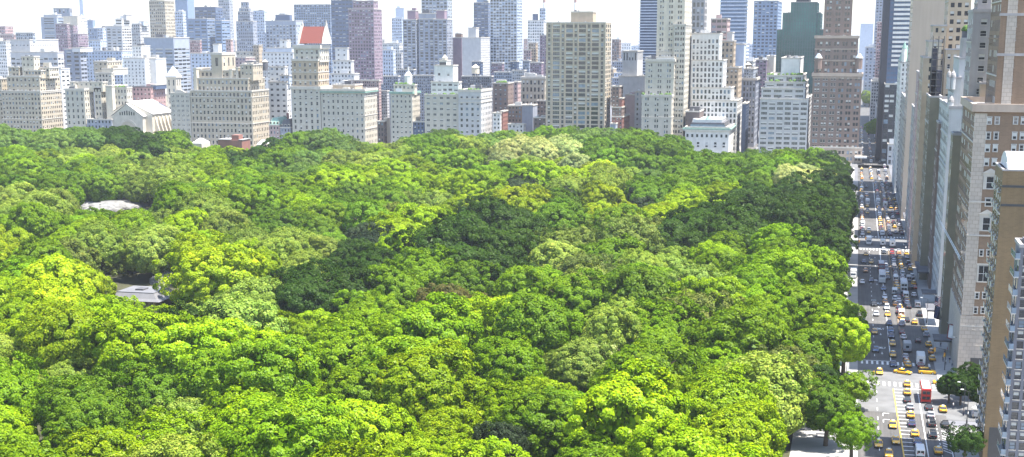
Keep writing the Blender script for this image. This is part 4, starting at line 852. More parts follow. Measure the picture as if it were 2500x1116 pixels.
def crown_mesh(seed,kind,nb=60,nl=150,leaf=.55):
    r=np.random.RandomState(seed); P=[];N=[];V=[]
    # unit crown: radius 1, centre at z=.0, top at 1*hs
    if kind=='cone':
        for k in range(46):
            h=r.uniform(-.9,1.5); rad=max(.05,(1.55-h)/2.45)*r.uniform(.55,1.0)*.75; a=r.uniform(0,2*PI)
            c=np.array([rad*math.cos(a),rad*math.sin(a),h]); br=.20
            d=r.normal(size=(nl,3)); d/=np.linalg.norm(d,axis=1)[:,None]; d[:,2]*=.5
            P.append(c+d*br); N.append(d+np.array([math.cos(a)*.5,math.sin(a)*.5,.7])); V.append(np.clip(r.normal(.5,.16,nl)+r.normal(0,.12),0,1))
    else:
        lob=r.normal(size=(7,3)); lob[:,2]=np.abs(lob[:,2])*.6; lob/=np.linalg.norm(lob,axis=1)[:,None]; la=r.uniform(.05,.46,7)
        for k in range(nb):
            z=1-1.62*((k+.5)/nb); a=k*2.39996+r.uniform(-.5,.5); s=math.sqrt(max(0,1-z*z)); dr=np.array([s*math.cos(a),s*math.sin(a),z])
            g=1+sum(la[i]*max(0,dr@lob[i])**6 for i in range(7))-.12
            f={'round':(1,1,.88),'dome':(1,1,.76),'tall':(.85,.85,1.15),'loose':(1,1,.9)}[kind]
            br=r.uniform(.085,.165)
            c=dr*g*np.array(f)*(1-br*.75)*r.uniform(.91,1.03)
            if kind=='loose': c=c*r.uniform(.7,1.12)
            d=r.normal(size=(nl,3)); d/=np.linalg.norm(d,axis=1)[:,None]
            d=np.where((d@dr)[:,None]<-.35,-d,d)   # leaves sit on the outer side of each clump
            q=c+d*np.array([1,1,.85])*br*r.uniform(.75,1.1,size=(nl,1))
            P.append(q); N.append(d*.62+dr*.85+np.array([0,0,.3])); V.append(np.clip(r.normal(.5,.15,nl)+r.normal(0,.07)+.08*d[:,2],0,1))  # top leaves of each clump painted lighter, as if sunlit
    P=np.concatenate(P);N=np.concatenate(N);V=np.concatenate(V); n=len(P)
    N=N+r.normal(size=N.shape)*.5; N/=np.linalg.norm(N,axis=1)[:,None]
    T=np.cross(N,r.normal(size=N.shape)); T/=np.linalg.norm(T,axis=1)[:,None]; B=np.cross(N,T)
    S=(leaf/8.5)*r.uniform(.55,1.15,size=(n,1)); 
    q=np.stack([P-T*S,P-B*S*.62+T*S*.1,P+T*S,P+B*S*.62+T*S*.1],1).reshape(-1,3)
    # inner leaves, larger, so that gaps show foliage and not sky
    ni=2600; d=r.normal(size=(ni,3)); d/=np.linalg.norm(d,axis=1)[:,None]; d[:,2]=np.maximum(d[:,2],-.75)
    sc3={'round':(.74,.74,.64),'dome':(.76,.76,.55),'tall':(.62,.62,.86),'loose':(.55,.55,.48),'cone':(.36,.36,.9)}[kind]
    ip=d*np.array(sc3)*r.uniform(.8,1.08,size=(ni,1)); iN=d*.6+r.normal(size=(ni,3))*.6; iN/=np.linalg.norm(iN,axis=1)[:,None]
    if kind=='cone': ip[:,:2]*=np.clip((1.2-ip[:,2:3])/1.6,.1,1.3)
    iT=np.cross(iN,r.normal(size=iN.shape)); iT/=np.linalg.norm(iT,axis=1)[:,None]; iB=np.cross(iN,iT); S2=(.72/8.5)*r.uniform(.7,1.2,size=(ni,1))
    iv=np.stack([ip-iT*S2,ip-iB*S2*.7,ip+iT*S2,ip+iB*S2*.7],1).reshape(-1,3); fi=np.arange(ni*4).reshape(-1,4)
    co_=np.concatenate([q,iv]); nv=len(co_); nf=n+len(fi)
    me=bpy.data.meshes.new('crown'); me.vertices.add(nv); me.vertices.foreach_set('co',co_.astype(np.float32).ravel())
    li=np.arange(nf*4).astype(np.int32)
    me.loops.add(len(li)); me.loops.foreach_set('vertex_index',li)
    ls=(np.arange(nf)*4).astype(np.int32); me.polygons.add(nf); me.polygons.foreach_set('loop_start',ls)
    me.update(calc_edges=True); me.validate()
    at=me.attributes.new('lv','FLOAT','FACE'); at.data.foreach_set('value',np.concatenate([V,np.clip(r.normal(.45,.15,len(fi)),0,1)]).astype(np.float32))
    me.materials.append(LEAF); return me
def trunk_mesh(seed):
    r=random.Random(seed); b=MB(); h=1.0
    b.tube((0,0,0),(.02,.01,.62),.045,.030,'bark',8)
    for k in range(6):
        a=k*1.05+r.uniform(-.3,.3); z=r.uniform(.38,.6); e=(.28*math.cos(a),.28*math.sin(a),z+r.uniform(.16,.3)); b.tube((.01,.0,z),e,.022,.010,'bark',6)
        e2=(e[0]*1.5,e[1]*1.5,e[2]+.1); b.tube(e,e2,.010,.004,'bark',5)
    b.tube((.02,.01,.62),(0,0,.95),.03,.008,'bark',6)
    o=b.build('trunk'); me=o.data; bpy.data.objects.remove(o); return me
CM=[('round',crown_mesh(1,'round',220,135,.27)),('round',crown_mesh(2,'round',185,160,.28)),('round',crown_mesh(3,'round',250,120,.26)),('round',crown_mesh(9,'round',165,180,.29)),('dome',crown_mesh(4,'dome',240,120,.25)),('dome',crown_mesh(5,'dome',210,138,.26)),('tall',crown_mesh(6,'tall',215,130,.27)),('loose',crown_mesh(7,'loose',170,115,.28)),('loose',crown_mesh(8,'loose',190,98,.29)),('cone',crown_mesh(10,'cone',46,300,.34))]
TM=[trunk_mesh(i) for i in range(3)]
TINT={'L':(.190,.300,.002),'M':(.132,.240,.003),'G':(.100,.190,.006),'D':(.030,.070,.004),'S':(.185,.265,.030),'Y':(.250,.340,.005),'P':(.32,.37,.12),'B':(.115,.115,.03),'K':(.026,.045,.016),'C':(.120,.210,.032),'O':(.130,.175,.026),'W':(.62,.60,.50)}
WORD={'L':'lime green','M':'fresh green','G':'mid green','D':'deep green','S':'pale sage green','Y':'yellow green','P':'creamy flowering','B':'copper brown','K':'blackish green','C':'bluish green','O':'olive grey','W':'white blossoming'}
SEED="60,1090,L 200,1080,L 380,1080,S 560,1080,L 720,1090,M 850,1080,L 1000,1080,L 1100,1090,L 1225,1075,K 1350,1080,L 1480,1090,M 1640,1080,L 1760,1090,L 1950,1090,D 60,960,M 200,1010,G 400,1020,S 560,960,M 720,980,L 880,960,L 1000,960,M 1150,950,L 1250,940,L 1420,1010,M 1560,960,L 1700,960,L 1800,930,M 1930,1000,D 1880,960,S 80,920,S 230,920,S 420,900,G 560,870,L 640,900,M 760,900,M 900,890,L 1040,880,L 1200,880,M 1330,850,L 1480,850,P 1530,800,S 1600,850,M 1720,870,M 1800,850,M 1910,900,O 1985,880,D 2000,840,O 2050,830,L 80,780,L 200,760,L 300,780,L 430,830,D 600,840,L 750,820,L 860,800,M 990,800,M 1120,790,L 1230,800,L 1350,760,M 1500,780,S 1620,790,M 1700,780,O 1850,760,M 1960,760,M 2060,700,G 150,720,Y 500,740,S 640,740,S 700,750,S 830,750,M 1000,770,S 1080,725,B 1175,722,B 1000,700,M 1300,740,M 1400,740,M 1650,730,M 1750,720,M 50,640,M 30,600,Y 230,620,O 350,640,O 470,660,Y 600,670,L 720,620,S 780,700,D 880,650,D 960,660,D 1150,640,D 1135,630,K 1240,650,D 1300,600,D 1380,660,S 1450,670,O 1560,680,G 1700,650,S 1620,660,S 1800,640,M 1900,620,M 1980,660,M 2050,660,D 60,560,M 200,560,L 300,530,L 400,580,S 100,500,S 250,530,M 480,520,S 560,570,S 690,560,G 800,560,G 910,590,K 1000,570,L 1080,600,D 1180,570,D 1280,590,D 1370,590,O 1470,560,G 1560,590,O 1530,600,D 1650,600,D 1750,560,D 1850,560,D 1950,540,D 2050,560,D 2030,600,D 2080,520,D 40,520,S 330,490,G 430,490,G 560,480,M 640,440,G 720,500,M 870,500,G 930,480,G 1010,510,O 1090,530,L 1180,470,L 1100,450,L 1280,500,Y 1300,470,K 1420,500,G 1540,500,K 1480,510,Y 1640,510,Y 1740,500,L 1850,510,D 1950,500,D 2030,500,D 20,400,M 100,440,G 180,430,G 260,420,G 350,440,S 430,440,S 520,430,L 590,405,D 660,430,G 740,420,C 820,440,L 900,430,L 1000,432,W 1060,440,L 1150,420,L 1200,440,M 1290,450,L 1380,430,S 1450,420,Y 1560,400,G 1500,450,S 1600,460,C 1700,450,G 1800,460,G 1880,430,G 1960,440,P 2060,430,D 2050,470,D 30,350,C 100,360,C 180,350,C 300,350,D 350,360,D 430,390,S 500,400,M 560,370,M 650,370,D 720,360,G 800,350,C 880,380,S 950,380,S 1060,370,G 1150,380,G 1250,370,P 1340,370,P 1400,385,P 1480,380,G 1560,390,G 1650,400,G 1720,400,G 1820,400,G 1900,400,M 1980,390,G 2040,400,D 100,330,C 220,320,C 460,320,G 700,330,C 770,325,D 900,350,C 1080,320,C 1200,330,C 1350,320,G 1450,330,C 1600,350,G 1700,370,G 1950,375,M 1150,345,S 60,385,M 300,395,S 200,400,S"
SEED=[(float(a.split(',')[0]),float(a.split(',')[1]),a.split(',')[2]) for a in SEED.split()]
PROF=[(-80,300),(20,312),(60,322),(150,320),(200,312),(270,316),(310,308),(330,326),(400,326),(440,312),(470,307),(540,328),(620,338),(690,338),(760,318),(800,318),(860,347),(930,352),(980,345),(1080,318),(1150,334),(1210,326),(1260,322),(1300,318),(1340,306),(1420,300),(1480,322),(1540,320),(1600,318),(1650,335),(1680,375),(1800,378),(1830,364),(1860,374),(1960,364),(2020,366),(2050,380),(2075,405),(2120,420)]
def prof(px):
    for (a,b_),(c,d) in zip(PROF,PROF[1:]):
        if a<=px<=c: return b_+(d-b_)*(px-a)/(c-a)
    return 330
CLEAR0=[(215,350,470,520,660),(275,425,703,738,436),(512,592,335,362,880),(462,492,346,362,930),(620,640,356,364,900),(2042,2066,885,925,375),(2025,2050,955,1090,330)]
CLEAR=[]
for x0,x1,y0,y1,dm in CLEAR0:
    X_,Y_=G((x0+x1)/2,y1); CLEAR.append((x0,x1,y0,y1,X_*hd[0]+Y_*hd[1]))
def tree(X,Y,h,rad,code,label,group,kind=None,rz=None):
    if kind is None: kind={'K':[0,1,4],'D':[0,1,3,4],'O':[7,8],'P':[2,7],'W':[7],'B':[4,5],'S':[2,5,8],'L':[0,1,2,3,0],'M':[0,1,3,5,6],'G':[0,1,3,5],'Y':[0,2,3],'C':[4,5,0]}[code]; kind=R.choice(kind)
    root=empty('tree',(X,Y,.05),R.uniform(0,6.28) if rz is None else rz,label,'tree',group)
    t=bpy.data.objects.new('trunk',TM[R.randrange(3)]); C.objects.link(t); t.parent=root; t.scale=(h*.85,h*.85,h*.85)
    c=bpy.data.objects.new('crown',CM[kind][1]); C.objects.link(c); c.parent=root
    up={'round':.95,'dome':.84,'tall':1.2,'loose':.98,'cone':1.5}[CM[kind][0]]
    c.location=(0,0,h-up*rad); c.scale=(rad*R.uniform(.93,1.08),rad*R.uniform(.93,1.08),rad)
    tn=TINT[code]; f=R.uniform(.74,1.24); g=R.uniform(.93,1.07); c['tint']=(tn[0]*f*g,tn[1]*f,tn[2]*f*R.uniform(.8,1.3)); return root
rows=[]; d=212.; 
while d<1180:
    sp=19.5+.6*(d>500); half=.73*d/2+14; n=int(2*half/sp); row=[]
    off=R.uniform(0,sp)
    for i in range(n+1):
        s=-half+off+i*sp+R.uniform(-3.2,3.2); dd=d+R.uniform(-3.5,3.5)
        X=dd*hd[0]+s*rt[0]; Y=dd*hd[1]+s*rt[1]
        rad=R.choice([R.uniform(7.5,9.5),R.uniform(9.5,13.5),R.uniform(9,12)]); h=rad*R.uniform(1.4,1.65)+R.uniform(0,6)
        if Y<rad*.55+4.5 or X>1026-rad*.3 or X<120: continue
        row.append([X,Y,h,rad,dd])
    rows.append(row); d+=17.
# trees along the park wall
edge=[]
x=385.
ALL=[]
for ri,row in enumerate(rows):
    for X,Y,h,rad,dd in row: ALL.append([X,Y,h,rad,dd,ri])
x=300.
while x<925:
    r_=R.uniform(6.5,8.2)
    if not(355<x<400): ALL.append([x,R.uniform(2.5,4.) if 405<x<450 else R.uniform(6.5,8.5),R.uniform(13,17),r_,x*hd[0],None])
    x+=R.uniform(11,15)
keep=[]
for t in ALL:
    X,Y,h,rad,dd,ri=t
    px,py,zc=proj(X,Y,h); w_=rad*FP/zc
    if X>640 and px>1990 and Y<40: h=t[2]=h*.95
    p_=prof(px)
    if py<p_-2:   # far rows stay below the tree line of the picture
        y,z=atX(px,p_+R.uniform(-1,4),X); 
        if z<7: continue
        h=t[2]=min(h,z); py=proj(X,Y,h)[1]
        if h<rad*1.35: rad=t[3]=max(4.,h/1.35)
    elif X>880 and py>p_+2 and 300<p_<360:
        y,z=atX(px,p_+R.uniform(-2,6),X); h=t[2]=min(27,max(h,z)); py=proj(X,Y,h)[1]
    w_=rad*FP/zc; pb=proj(X,Y,1)[1]; bad=False
    for x0,x1,y0,y1,dm in CLEAR:
        if dd<dm+5 and px+w_*.85>x0 and px-w_*.85<x1 and py+3<y1:
            z=atX(px,y1-2,X)[1]
            if z>8.5: h=t[2]=min(h,z); py=proj(X,Y,h)[1]; rad=t[3]=min(rad,h*.62)
            else: bad=True
        elif abs(dd-dm)<26 and px+w_*.8>x0 and px-w_*.8<x1 and py<y1 and dm<860 and dd<dm+26: bad=True
    if bad: 
        # lower trees may stand right in front of a clearing
        continue
    if py>1116+10 or px<-60-w_ or px>2560: continue
    c_=py+rad*.55*FP/zc
    seed=min(SEED,key=lambda s:(s[0]-px)**2+((s[1]-c_)*1.7)**2)
    code=seed[2]
    if code=='W': code='L'
    if code=='B' and math.hypot(seed[0]-px,(seed[1]-c_)*1.7)>34: code='G'
    if code in 'KBP' and math.hypot(seed[0]-px,(seed[1]-c_)*1.7)>62: code={'K':'D','B':'G','P':'S'}[code]
    if code=='D' and ((980<px<1380 and 520<c_<720) or (1560<px<2110 and 460<c_<650)): t[3]=rad=rad*1.18; t[2]=h=h*1.1  # dark species tint also stands in for cloud shadow over these patches
    elif R.random()<.10: code={'L':'M','M':'L','G':'M','D':'G','S':'L','C':'G','O':'S'}.get(code,code)
    keep.append([X,Y,h,rad,dd,code,px,c_,w_])
for px,py,h_,rr in ((1085,698,17,10),(1170,708,14,6),(1222,1032,15,8)):
    X_,Y_=G(px,py,h_); keep=[t for t in keep if math.hypot(t[0]-X_,t[1]-Y_)>rr and not (X_-30<t[0]<X_ and abs(t[6]-px)<95 and proj(t[0],t[1],t[2])[1]<py+28)]
keep.sort(key=lambda t:t[4])
# special trees
near=[t for t in keep if True]; near.sort(key=lambda t:-t[8]); indiv=set(id(t) for t in near[:262])
order={}
for t in keep:
    if id(t) in indiv: order.setdefault(t[5],[]).append(t)
HT=lambda px:'at the left edge' if px<150 else 'left' if px<650 else 'left of centre' if px<1050 else 'centre' if px<1450 else 'right of centre' if px<1800 else 'beside the street'
cells={}
for code,ts in order.items():
    for t in ts:
        band=int((t[7]-560)//70); key=(code,max(0,band)); cells.setdefault(key,[]).append(t)
BN=['highest','second highest','third highest','fourth highest','middle','fourth lowest','third lowest','second lowest','lowest']
CROWN=[]
for (code,band),ts in sorted(cells.items()):
    ts.sort(key=lambda t:t[6])
    for i,t in enumerate(ts):
        sh='wide' if t[3]>10.2 else ('small' if t[3]<8.6 else 'rounded')
        pos=f"{ordw(i+1)} such from left" if len(ts)>1 else 'only such'
        lab=f"{sh} {WORD[code]} tree, {pos} in the {BN[min(8,band)]} band of crowns"
        tree(t[0],t[1],t[2],t[3],code,lab,'park trees')
def sp_tree(px,py,hh,rad,code,label,kind=None,group=None):
    # py = image row of the trunk base
    X,Y=G(px,py); return tree(X,Y,hh,rad,code,label,group,kind)
sp_tree(2082,1003,10.5,5.1,'M','slender fresh green street tree on the sunlit pavement below the crossing',8)
sp_tree(2058,925,17,7.6,'L','big bright lime tree on the pavement just above the crossing',0)
X,Y=G(1006,470); tree(X,Y,17,4.2,'W','small white blossoming tree alone in mid park',None,7)
sp_tree(2078,1135,12.5,5.4,'M','leafy street tree at the pavement edge touching the bottom of the picture',8)
sp_tree(1992,1010,13,6,'D','dark green tree at the park corner steps left of the slender street tree',1)
sp_tree(2015,1090,15,7,'G','mid green tree left of the pavement at the bottom edge',0)
sp_tree(2316,985,8.2,3.7,'D','dark street tree in front of the lit avenue, left one of three',1)
sp_tree(2344,990,8.8,3.9,'D','dark street tree in front of the lit avenue, middle one of three',0)
sp_tree(2375,975,9.4,3.8,'D','dark street tree in front of the lit avenue, right one of three',3)
sp_tree(2392,1010,7.5,3.,'D','dark bushy tree close against the brown slab foot',0)
sp_tree(2354,1135,9.5,4.2,'D','dim dark green street tree in shade at the bottom right',8)
sp_tree(2138,345,20,9,'M','green street tree far down the street beyond the plaza',0)
sp_tree(2122,262,20,10,'L','small lime tree far down the street gap',0)
for px,py,c_,rad,h,lab,kd in ((1085,698,'B',10.5,17,'broad copper brown tree right below the big deep green mass',4),(1170,708,'B',6,14,'small copper brown tree touching the right side of the broad one',7),(1222,1032,'K',6.5,15,'round blackish green tree at the bottom edge of the picture',4),(1965,800,'M',9.5,18,'fresh green tree behind the kiosk corner of the park',1),(1920,840,'O',8.5,16,'olive grey tree left of the one behind the kiosk corner',8)):
    X,Y=G(px,py,h); tree(X,Y,h,rad,c_,lab,'park trees',kd)
for px,py,c_,rad,h,lab in ((1300,520,'K',5,19,'dark spiky conifer among yellow green crowns in mid park'),(1540,560,'K',5.5,20,'dark spiky conifer right of the mid park centre'),(1005,640,'D',6.5,16,'dark conifer at the left flank of the big deep green mass')):
    X,Y=G(px,py); tree(X,Y,h,rad,c_,lab,None,9)
# the far rest of the wood as one object of instances
far=[t for t in keep if id(t) not in indiv]
me=bpy.data.meshes.new('far_woodland'); me.from_pydata([(t[0],t[1],0) for t in far],[],[])
def A(n_,ty,vals,f='value'):
    a=me.attributes.new(n_,ty,'POINT'); a.data.foreach_set(f,np.array(vals,dtype=np.float32 if ty!='INT' else np.int32).ravel())
kinds=[]; scl=[]; zz=[]; tin=[]
for t in far:
    k=R.choice({'K':[0,1,4],'D':[0,1,3,4],'O':[7,8],'P':[2,7],'W':[7],'B':[4,5],'S':[2,5,8],'L':[0,1,2,3],'M':[0,1,3,5,6],'G':[0,1,3,5],'Y':[0,2,3],'C':[4,5,0]}[t[5]])
    kinds.append(k); s=t[3]; scl.append((s*R.uniform(.93,1.08),s*R.uniform(.93,1.08),s)); up={'round':.95,'dome':.84,'tall':1.2,'loose':.98,'cone':1.5}[CM[k][0]]; zz.append(t[2]-up*s)
    tn=TINT[t[5]]; f=R.uniform(.72,1.28); g=R.uniform(.92,1.08); tin.append((tn[0]*f*g,tn[1]*f,tn[2]*f))
for v,z in zip(me.vertices,zz): v.co.z=z
A('kind','INT',kinds); A('scl','FLOAT_VECTOR',scl,'vector'); A('rotz','FLOAT',[R.uniform(0,6.28) for _ in far]); A('tint','FLOAT_VECTOR',tin,'vector')
fo=link('far_woodland',me); tag(fo,'dense far treetops of many greens filling the park up to the avenue houses','woodland',kind='stuff')
srcs=[]
for i,(k,m_) in enumerate(CM):
    o=next((q for q in C.objects if q.data==m_),None)
    srcs.append(o)
ng=bpy.data.node_groups.new('woodland','GeometryNodeTree'); ng.interface.new_socket('Geometry',in_out='INPUT',socket_type='NodeSocketGeometry'); ng.interface.new_socket('Geometry',in_out='OUTPUT',socket_type='NodeSocketGeometry')
N_=ng.nodes; L_=ng.links; gi=N_.new('NodeGroupInput'); go=N_.new('NodeGroupOutput'); iop=N_.new('GeometryNodeInstanceOnPoints')
g2i=N_.new('GeometryNodeGeometryToInstance'); idx=[]
for i,o in reversed(list(enumerate(srcs))):
    oi=N_.new('GeometryNodeObjectInfo'); oi.inputs['Object'].default_value=o if o else next(q for q in srcs if q); oi.transform_space='ORIGINAL'; 
    if 'As Instance' in oi.inputs: oi.inputs['As Instance'].default_value=False
    gx=N_.new('GeometryNodeGeometryToInstance'); L_.new(oi.outputs['Geometry'],gx.inputs[0]); idx.append(gx)
j=N_.new('GeometryNodeJoinGeometry')
for gx in idx: L_.new(gx.outputs[0],j.inputs[0])
def na(n_,ty):
    a=N_.new('GeometryNodeInputNamedAttribute'); a.data_type=ty; a.inputs['Name'].default_value=n_; return a.outputs[0]
iop.inputs['Pick Instance'].default_value=True
L_.new(gi.outputs[0],iop.inputs['Points']); L_.new(j.outputs[0],iop.inputs['Instance']); L_.new(na('kind','INT'),iop.inputs['Instance Index']); L_.new(na('scl','FLOAT_VECTOR'),iop.inputs['Scale'])
cx=N_.new('ShaderNodeCombineXYZ'); L_.new(na('rotz','FLOAT'),cx.inputs[2]); L_.new(cx.outputs[0],iop.inputs['Rotation']); L_.new(iop.outputs[0],go.inputs[0])
md=fo.modifiers.new('woodland','NODES'); md.node_group=ng
# ---------------- park features ----------------
def rocky(name,px,py,w_,dpt,h,label):
    X,Y=G(px,py); bm=bmesh.new(); bmesh.ops.create_icosphere(bm,subdivisions=5,radius=1)
    r=np.random.RandomState(int(px)); ph=r.uniform(0,6,9)
    for v in bm.verts:
        x,y,z=v.co; k=1+.10*math.sin(5*x+ph[0])*math.sin(4*y+ph[1])+.06*math.sin(11*x+ph[2]+3*z)*math.sin(9*y+ph[3])+.05*abs(math.sin(17*x+9*y+ph[4]))+.04*math.sin(23*x+ph[6])*math.sin(19*y+ph[5])
        st=round(z*k*5)/5*.4+z*k*.6; v.co=(x*k*dpt,y*k*w_,st*h)
    me=bpy.data.meshes.new(name); bm.to_mesh(me); bm.free(); me.materials.append(MT['rock']); tag(link(name,me,None,(X,Y,-.5)),label,'rock')
rocky('rock_outcrop',285,502,17,36,5.,'large pale grey bare rock outcrop among the trees at upper left')
rocky('rock_outcrop',408,692,6,6,4.5,'small dark grey rock outcrop behind the grey pavilion roof')
X,Y=G(330,752); root=empty('park_pavilion',(X,Y,0),0,'low park pavilion with a flared grey metal roof among lime trees','pavilion')
b=MB(); b.box(0,-8,0,13,8,3.1,'wall_beige'); b.build('wall',root)
for i in range(7): b=MB(); b.box(-.05,-7+i*2.1,.8,-.15,-5.8+i*2.1,2.6,'glass_dark'); b.build('window',root)
b=MB(); b.loft([[(-2.4,-10.5,2.9),(15.4,-10.5,2.9),(15.4,10.5,2.9),(-2.4,10.5,2.9)],[(-.8,-8.6,3.6),(13.8,-8.6,3.6),(13.8,8.6,3.6),(-.8,8.6,3.6)],[(.6,-7,5.2),(12.4,-7,5.2),(12.4,7,5.2),(.6,7,5.2)]],'pavilion_roof'); b.box(.6,-7,5.21,12.4,7,5.5,'pavilion_roof'); b.build('roof',root)
b=MB(); b.box(4,-1.2,5.5,8,1.8,6.,'roofdark'); b.build('skylight',root)
for px0,px1,py,X,hh,wall,rf,label in ((532,590,350,905,11,'red','roofing','flat roofed red brick park building just below the avenue houses'),(468,492,358,960,7,'cream','rooflight','tiny white roofed park building left of the red brick one'),(626,640,362,930,7,'cream','rooflight','tiny white gabled roof right of the red brick park building')):
    ya,z=atX(px0,py-12,X); yb,_=atX(px1,py-12,X); root=empty('park_building',(X,(ya+yb)/2,0),0,label,'building'); w2=(ya-yb)/2
    b=MB(); b.box(0,-w2,0,14,w2,z-1,'wall_'+wall); b.box(1,-w2*.7,z-1,8,-w2*.1,z+2.4,'wall_'+wall) if wall=='red' else b.loft([[(0,-w2,z-1),(14,-w2,z-1),(14,w2,z-1),(0,w2,z-1)],[(6,-w2*.2,z+2.2),(8,-w2*.2,z+2.2),(8,w2*.2,z+2.2),(6,w2*.2,z+2.2)]],rf); b.build('wall',root)
    if wall=='red': b=MB(); b.box(-.4,-w2-.4,z-.98,14.4,-w2*.72,z-.5,'roofing'); b.box(-.4,-w2*.08,z-.98,14.4,w2+.4,z-.5,'roofing'); b.build('roof',root)
sheet('path',452,100,456,400,.13,'median','brown park path behind the pavilion')
# ---------------- vehicles ----------------
def car_meshes(kind):
    """unit parts, x forward, origin on the ground"""
    P={}
    if kind in('sedan','suv'):
        Lh,Wh=(2.45,.93) if kind=='sedan' else (2.4,.97); hb=.92 if kind=='sedan' else 1.08; ht=1.45 if kind=='sedan' else 1.82
        b=MB(); secs=[(-Lh,.45,hb-.12,.80),(-Lh+.12,.30,hb-.03,.9),(-Lh+.8,.25,hb,1),(-.5,.22,hb,1),(.9,.22,hb-.02,1),(Lh-.7,.25,hb-.10,.98),(Lh-.15,.30,hb-.2,.9),(Lh,.42,hb-.32,.78)]
        b.loft([[(x,-Wh*k*.92,z0),(x,-Wh*k,z0+.2),(x,-Wh*k,z1-.18),(x,-Wh*k*.86,z1),(x,Wh*k*.86,z1),(x,Wh*k,z1-.18),(x,Wh*k,z0+.2),(x,Wh*k*.92,z0)] for x,z0,z1,k in secs],'paint_white'); P['body']=b
        b=MB(); xr,xf=(-1.75,1.05) if kind=='sedan' else (-2.3,1.1); tr,tf=(-1.0,.25) if kind=='sedan' else (-2.0,.3)
        b.loft([[(xr,-.82,hb-.02),(xf,-.82,hb-.02),(xf,.82,hb-.02),(xr,.82,hb-.02)],[(tr,-.66,ht-.08),(tf,-.66,ht-.08),(tf,.66,ht-.08),(tr,.66,ht-.08)]],'glass_dark',cap=False); P['windows']=b
        b=MB(); b.loft([[(tr-.04,-.68,ht-.09),(tf+.04,-.68,ht-.09),(tf+.04,.68,ht-.09),(tr-.04,.68,ht-.09)],[(tr+.1,-.58,ht),(tf-.1,-.58,ht),(tf-.1,.58,ht),(tr+.1,.58,ht)]],'paint_white'); P['car_roof']=b
    elif kind in('van','truck','bus','schoolbus','cube'):
        Lh,Wh,ht={'van':(2.7,1.,2.1),'truck':(4.2,1.2,3.3),'cube':(3.4,1.15,3.0),'bus':(5.2,1.27,3.9),'schoolbus':(4.8,1.2,3.0)}[kind]
        b=MB(); rg=lambda x,z0,z1,k:[(x,-Wh*k,z0),(x,-Wh*k,z1-.25),(x,-Wh*k*.85,z1),(x,Wh*k*.85,z1),(x,Wh*k,z1-.25),(x,Wh*k,z0)]
        if kind in('truck','cube'):
            c=Lh-1.7; b.loft([rg(-Lh,.75,ht,1),rg(c-.15,.75,ht,1)],'paint_white'); P['cargo_box']=b
            b=MB(); b.loft([rg(c,.4,ht*.72,.92),rg(Lh-.5,.4,ht*.72,.92),rg(Lh-.1,.4,ht*.42,.92),rg(Lh,.45,ht*.38,.88)],'paint_white'); P['body']=b
            b=MB(); b.face([(Lh-.46,-Wh*.8,ht*.70),(Lh-.46,Wh*.8,ht*.70),(Lh-.08,Wh*.8,ht*.45),(Lh-.08,-Wh*.8,ht*.45)],'glass_dark'); P['windscreen']=b; b=MB(); b.box(-Lh-.03,-.45,1.6,-Lh-.005,.45,2.3,'glass_dark'); P['window']=[b]
        else:
            b.loft([rg(-Lh,.35,ht-.1,.97),rg(-Lh+.2,.3,ht,1),rg(Lh-.6,.3,ht,1),rg(Lh-.1,.35,ht*.62,.97),rg(Lh,.4,ht*.5,.95)],'paint_white'); P['body']=b
            P['window']=[]
            lev=[(1.0,1.6)] if kind!='bus' else [(1.1,1.9),(2.5,3.3)]
            if kind=='schoolbus': lev=[(1.6,2.3)]
            if kind=='van': lev=[(1.2,1.75)]
            for z0,z1 in lev:
                n=4 if kind=='van' else 7
                for s in (-1,1):
                    for i in range(n):
                        x=-Lh+.5+i*(2*Lh-1.4)/n; b=MB(); P['window'].append(b); b.box(x,s*(Wh+.005),z0,x+(2*Lh-1.4)/n-.18,s*(Wh+.02),z1,'glass_dark')
                b=MB(); P['window'].append(b); b.box(-Lh-.03,-Wh*.75,z0,-Lh+.02,-.06,z1,'glass_dark'); b=MB(); P['window'].append(b); b.box(-Lh-.03,.06,z0,-Lh+.02,Wh*.75,z1,'glass_dark')
            b=MB(); b.face([(Lh-.57,-Wh*.8,ht*.96),(Lh-.57,Wh*.8,ht*.96),(Lh-.07,Wh*.8,ht*.64),(Lh-.07,-Wh*.8,ht*.64)],'glass_dark'); P['windscreen']=b
            if kind=='bus':
                b=MB(); b.box(-Lh+.4,-Wh*.8,ht-.02,Lh-1.2,Wh*.8,ht+.12,'rooflight'); P['roof_panel']=b
    P['_dim']=(Lh,Wh,ht); return P
CARM={}
def wheel_mb():
    b=MB(); b.tube((0,-.12,0),(0,.12,0),.33,.33,'tyre',12); b.tube((0,-.13,0),(0,.13,0),.19,.19,'metal_light',8); return b
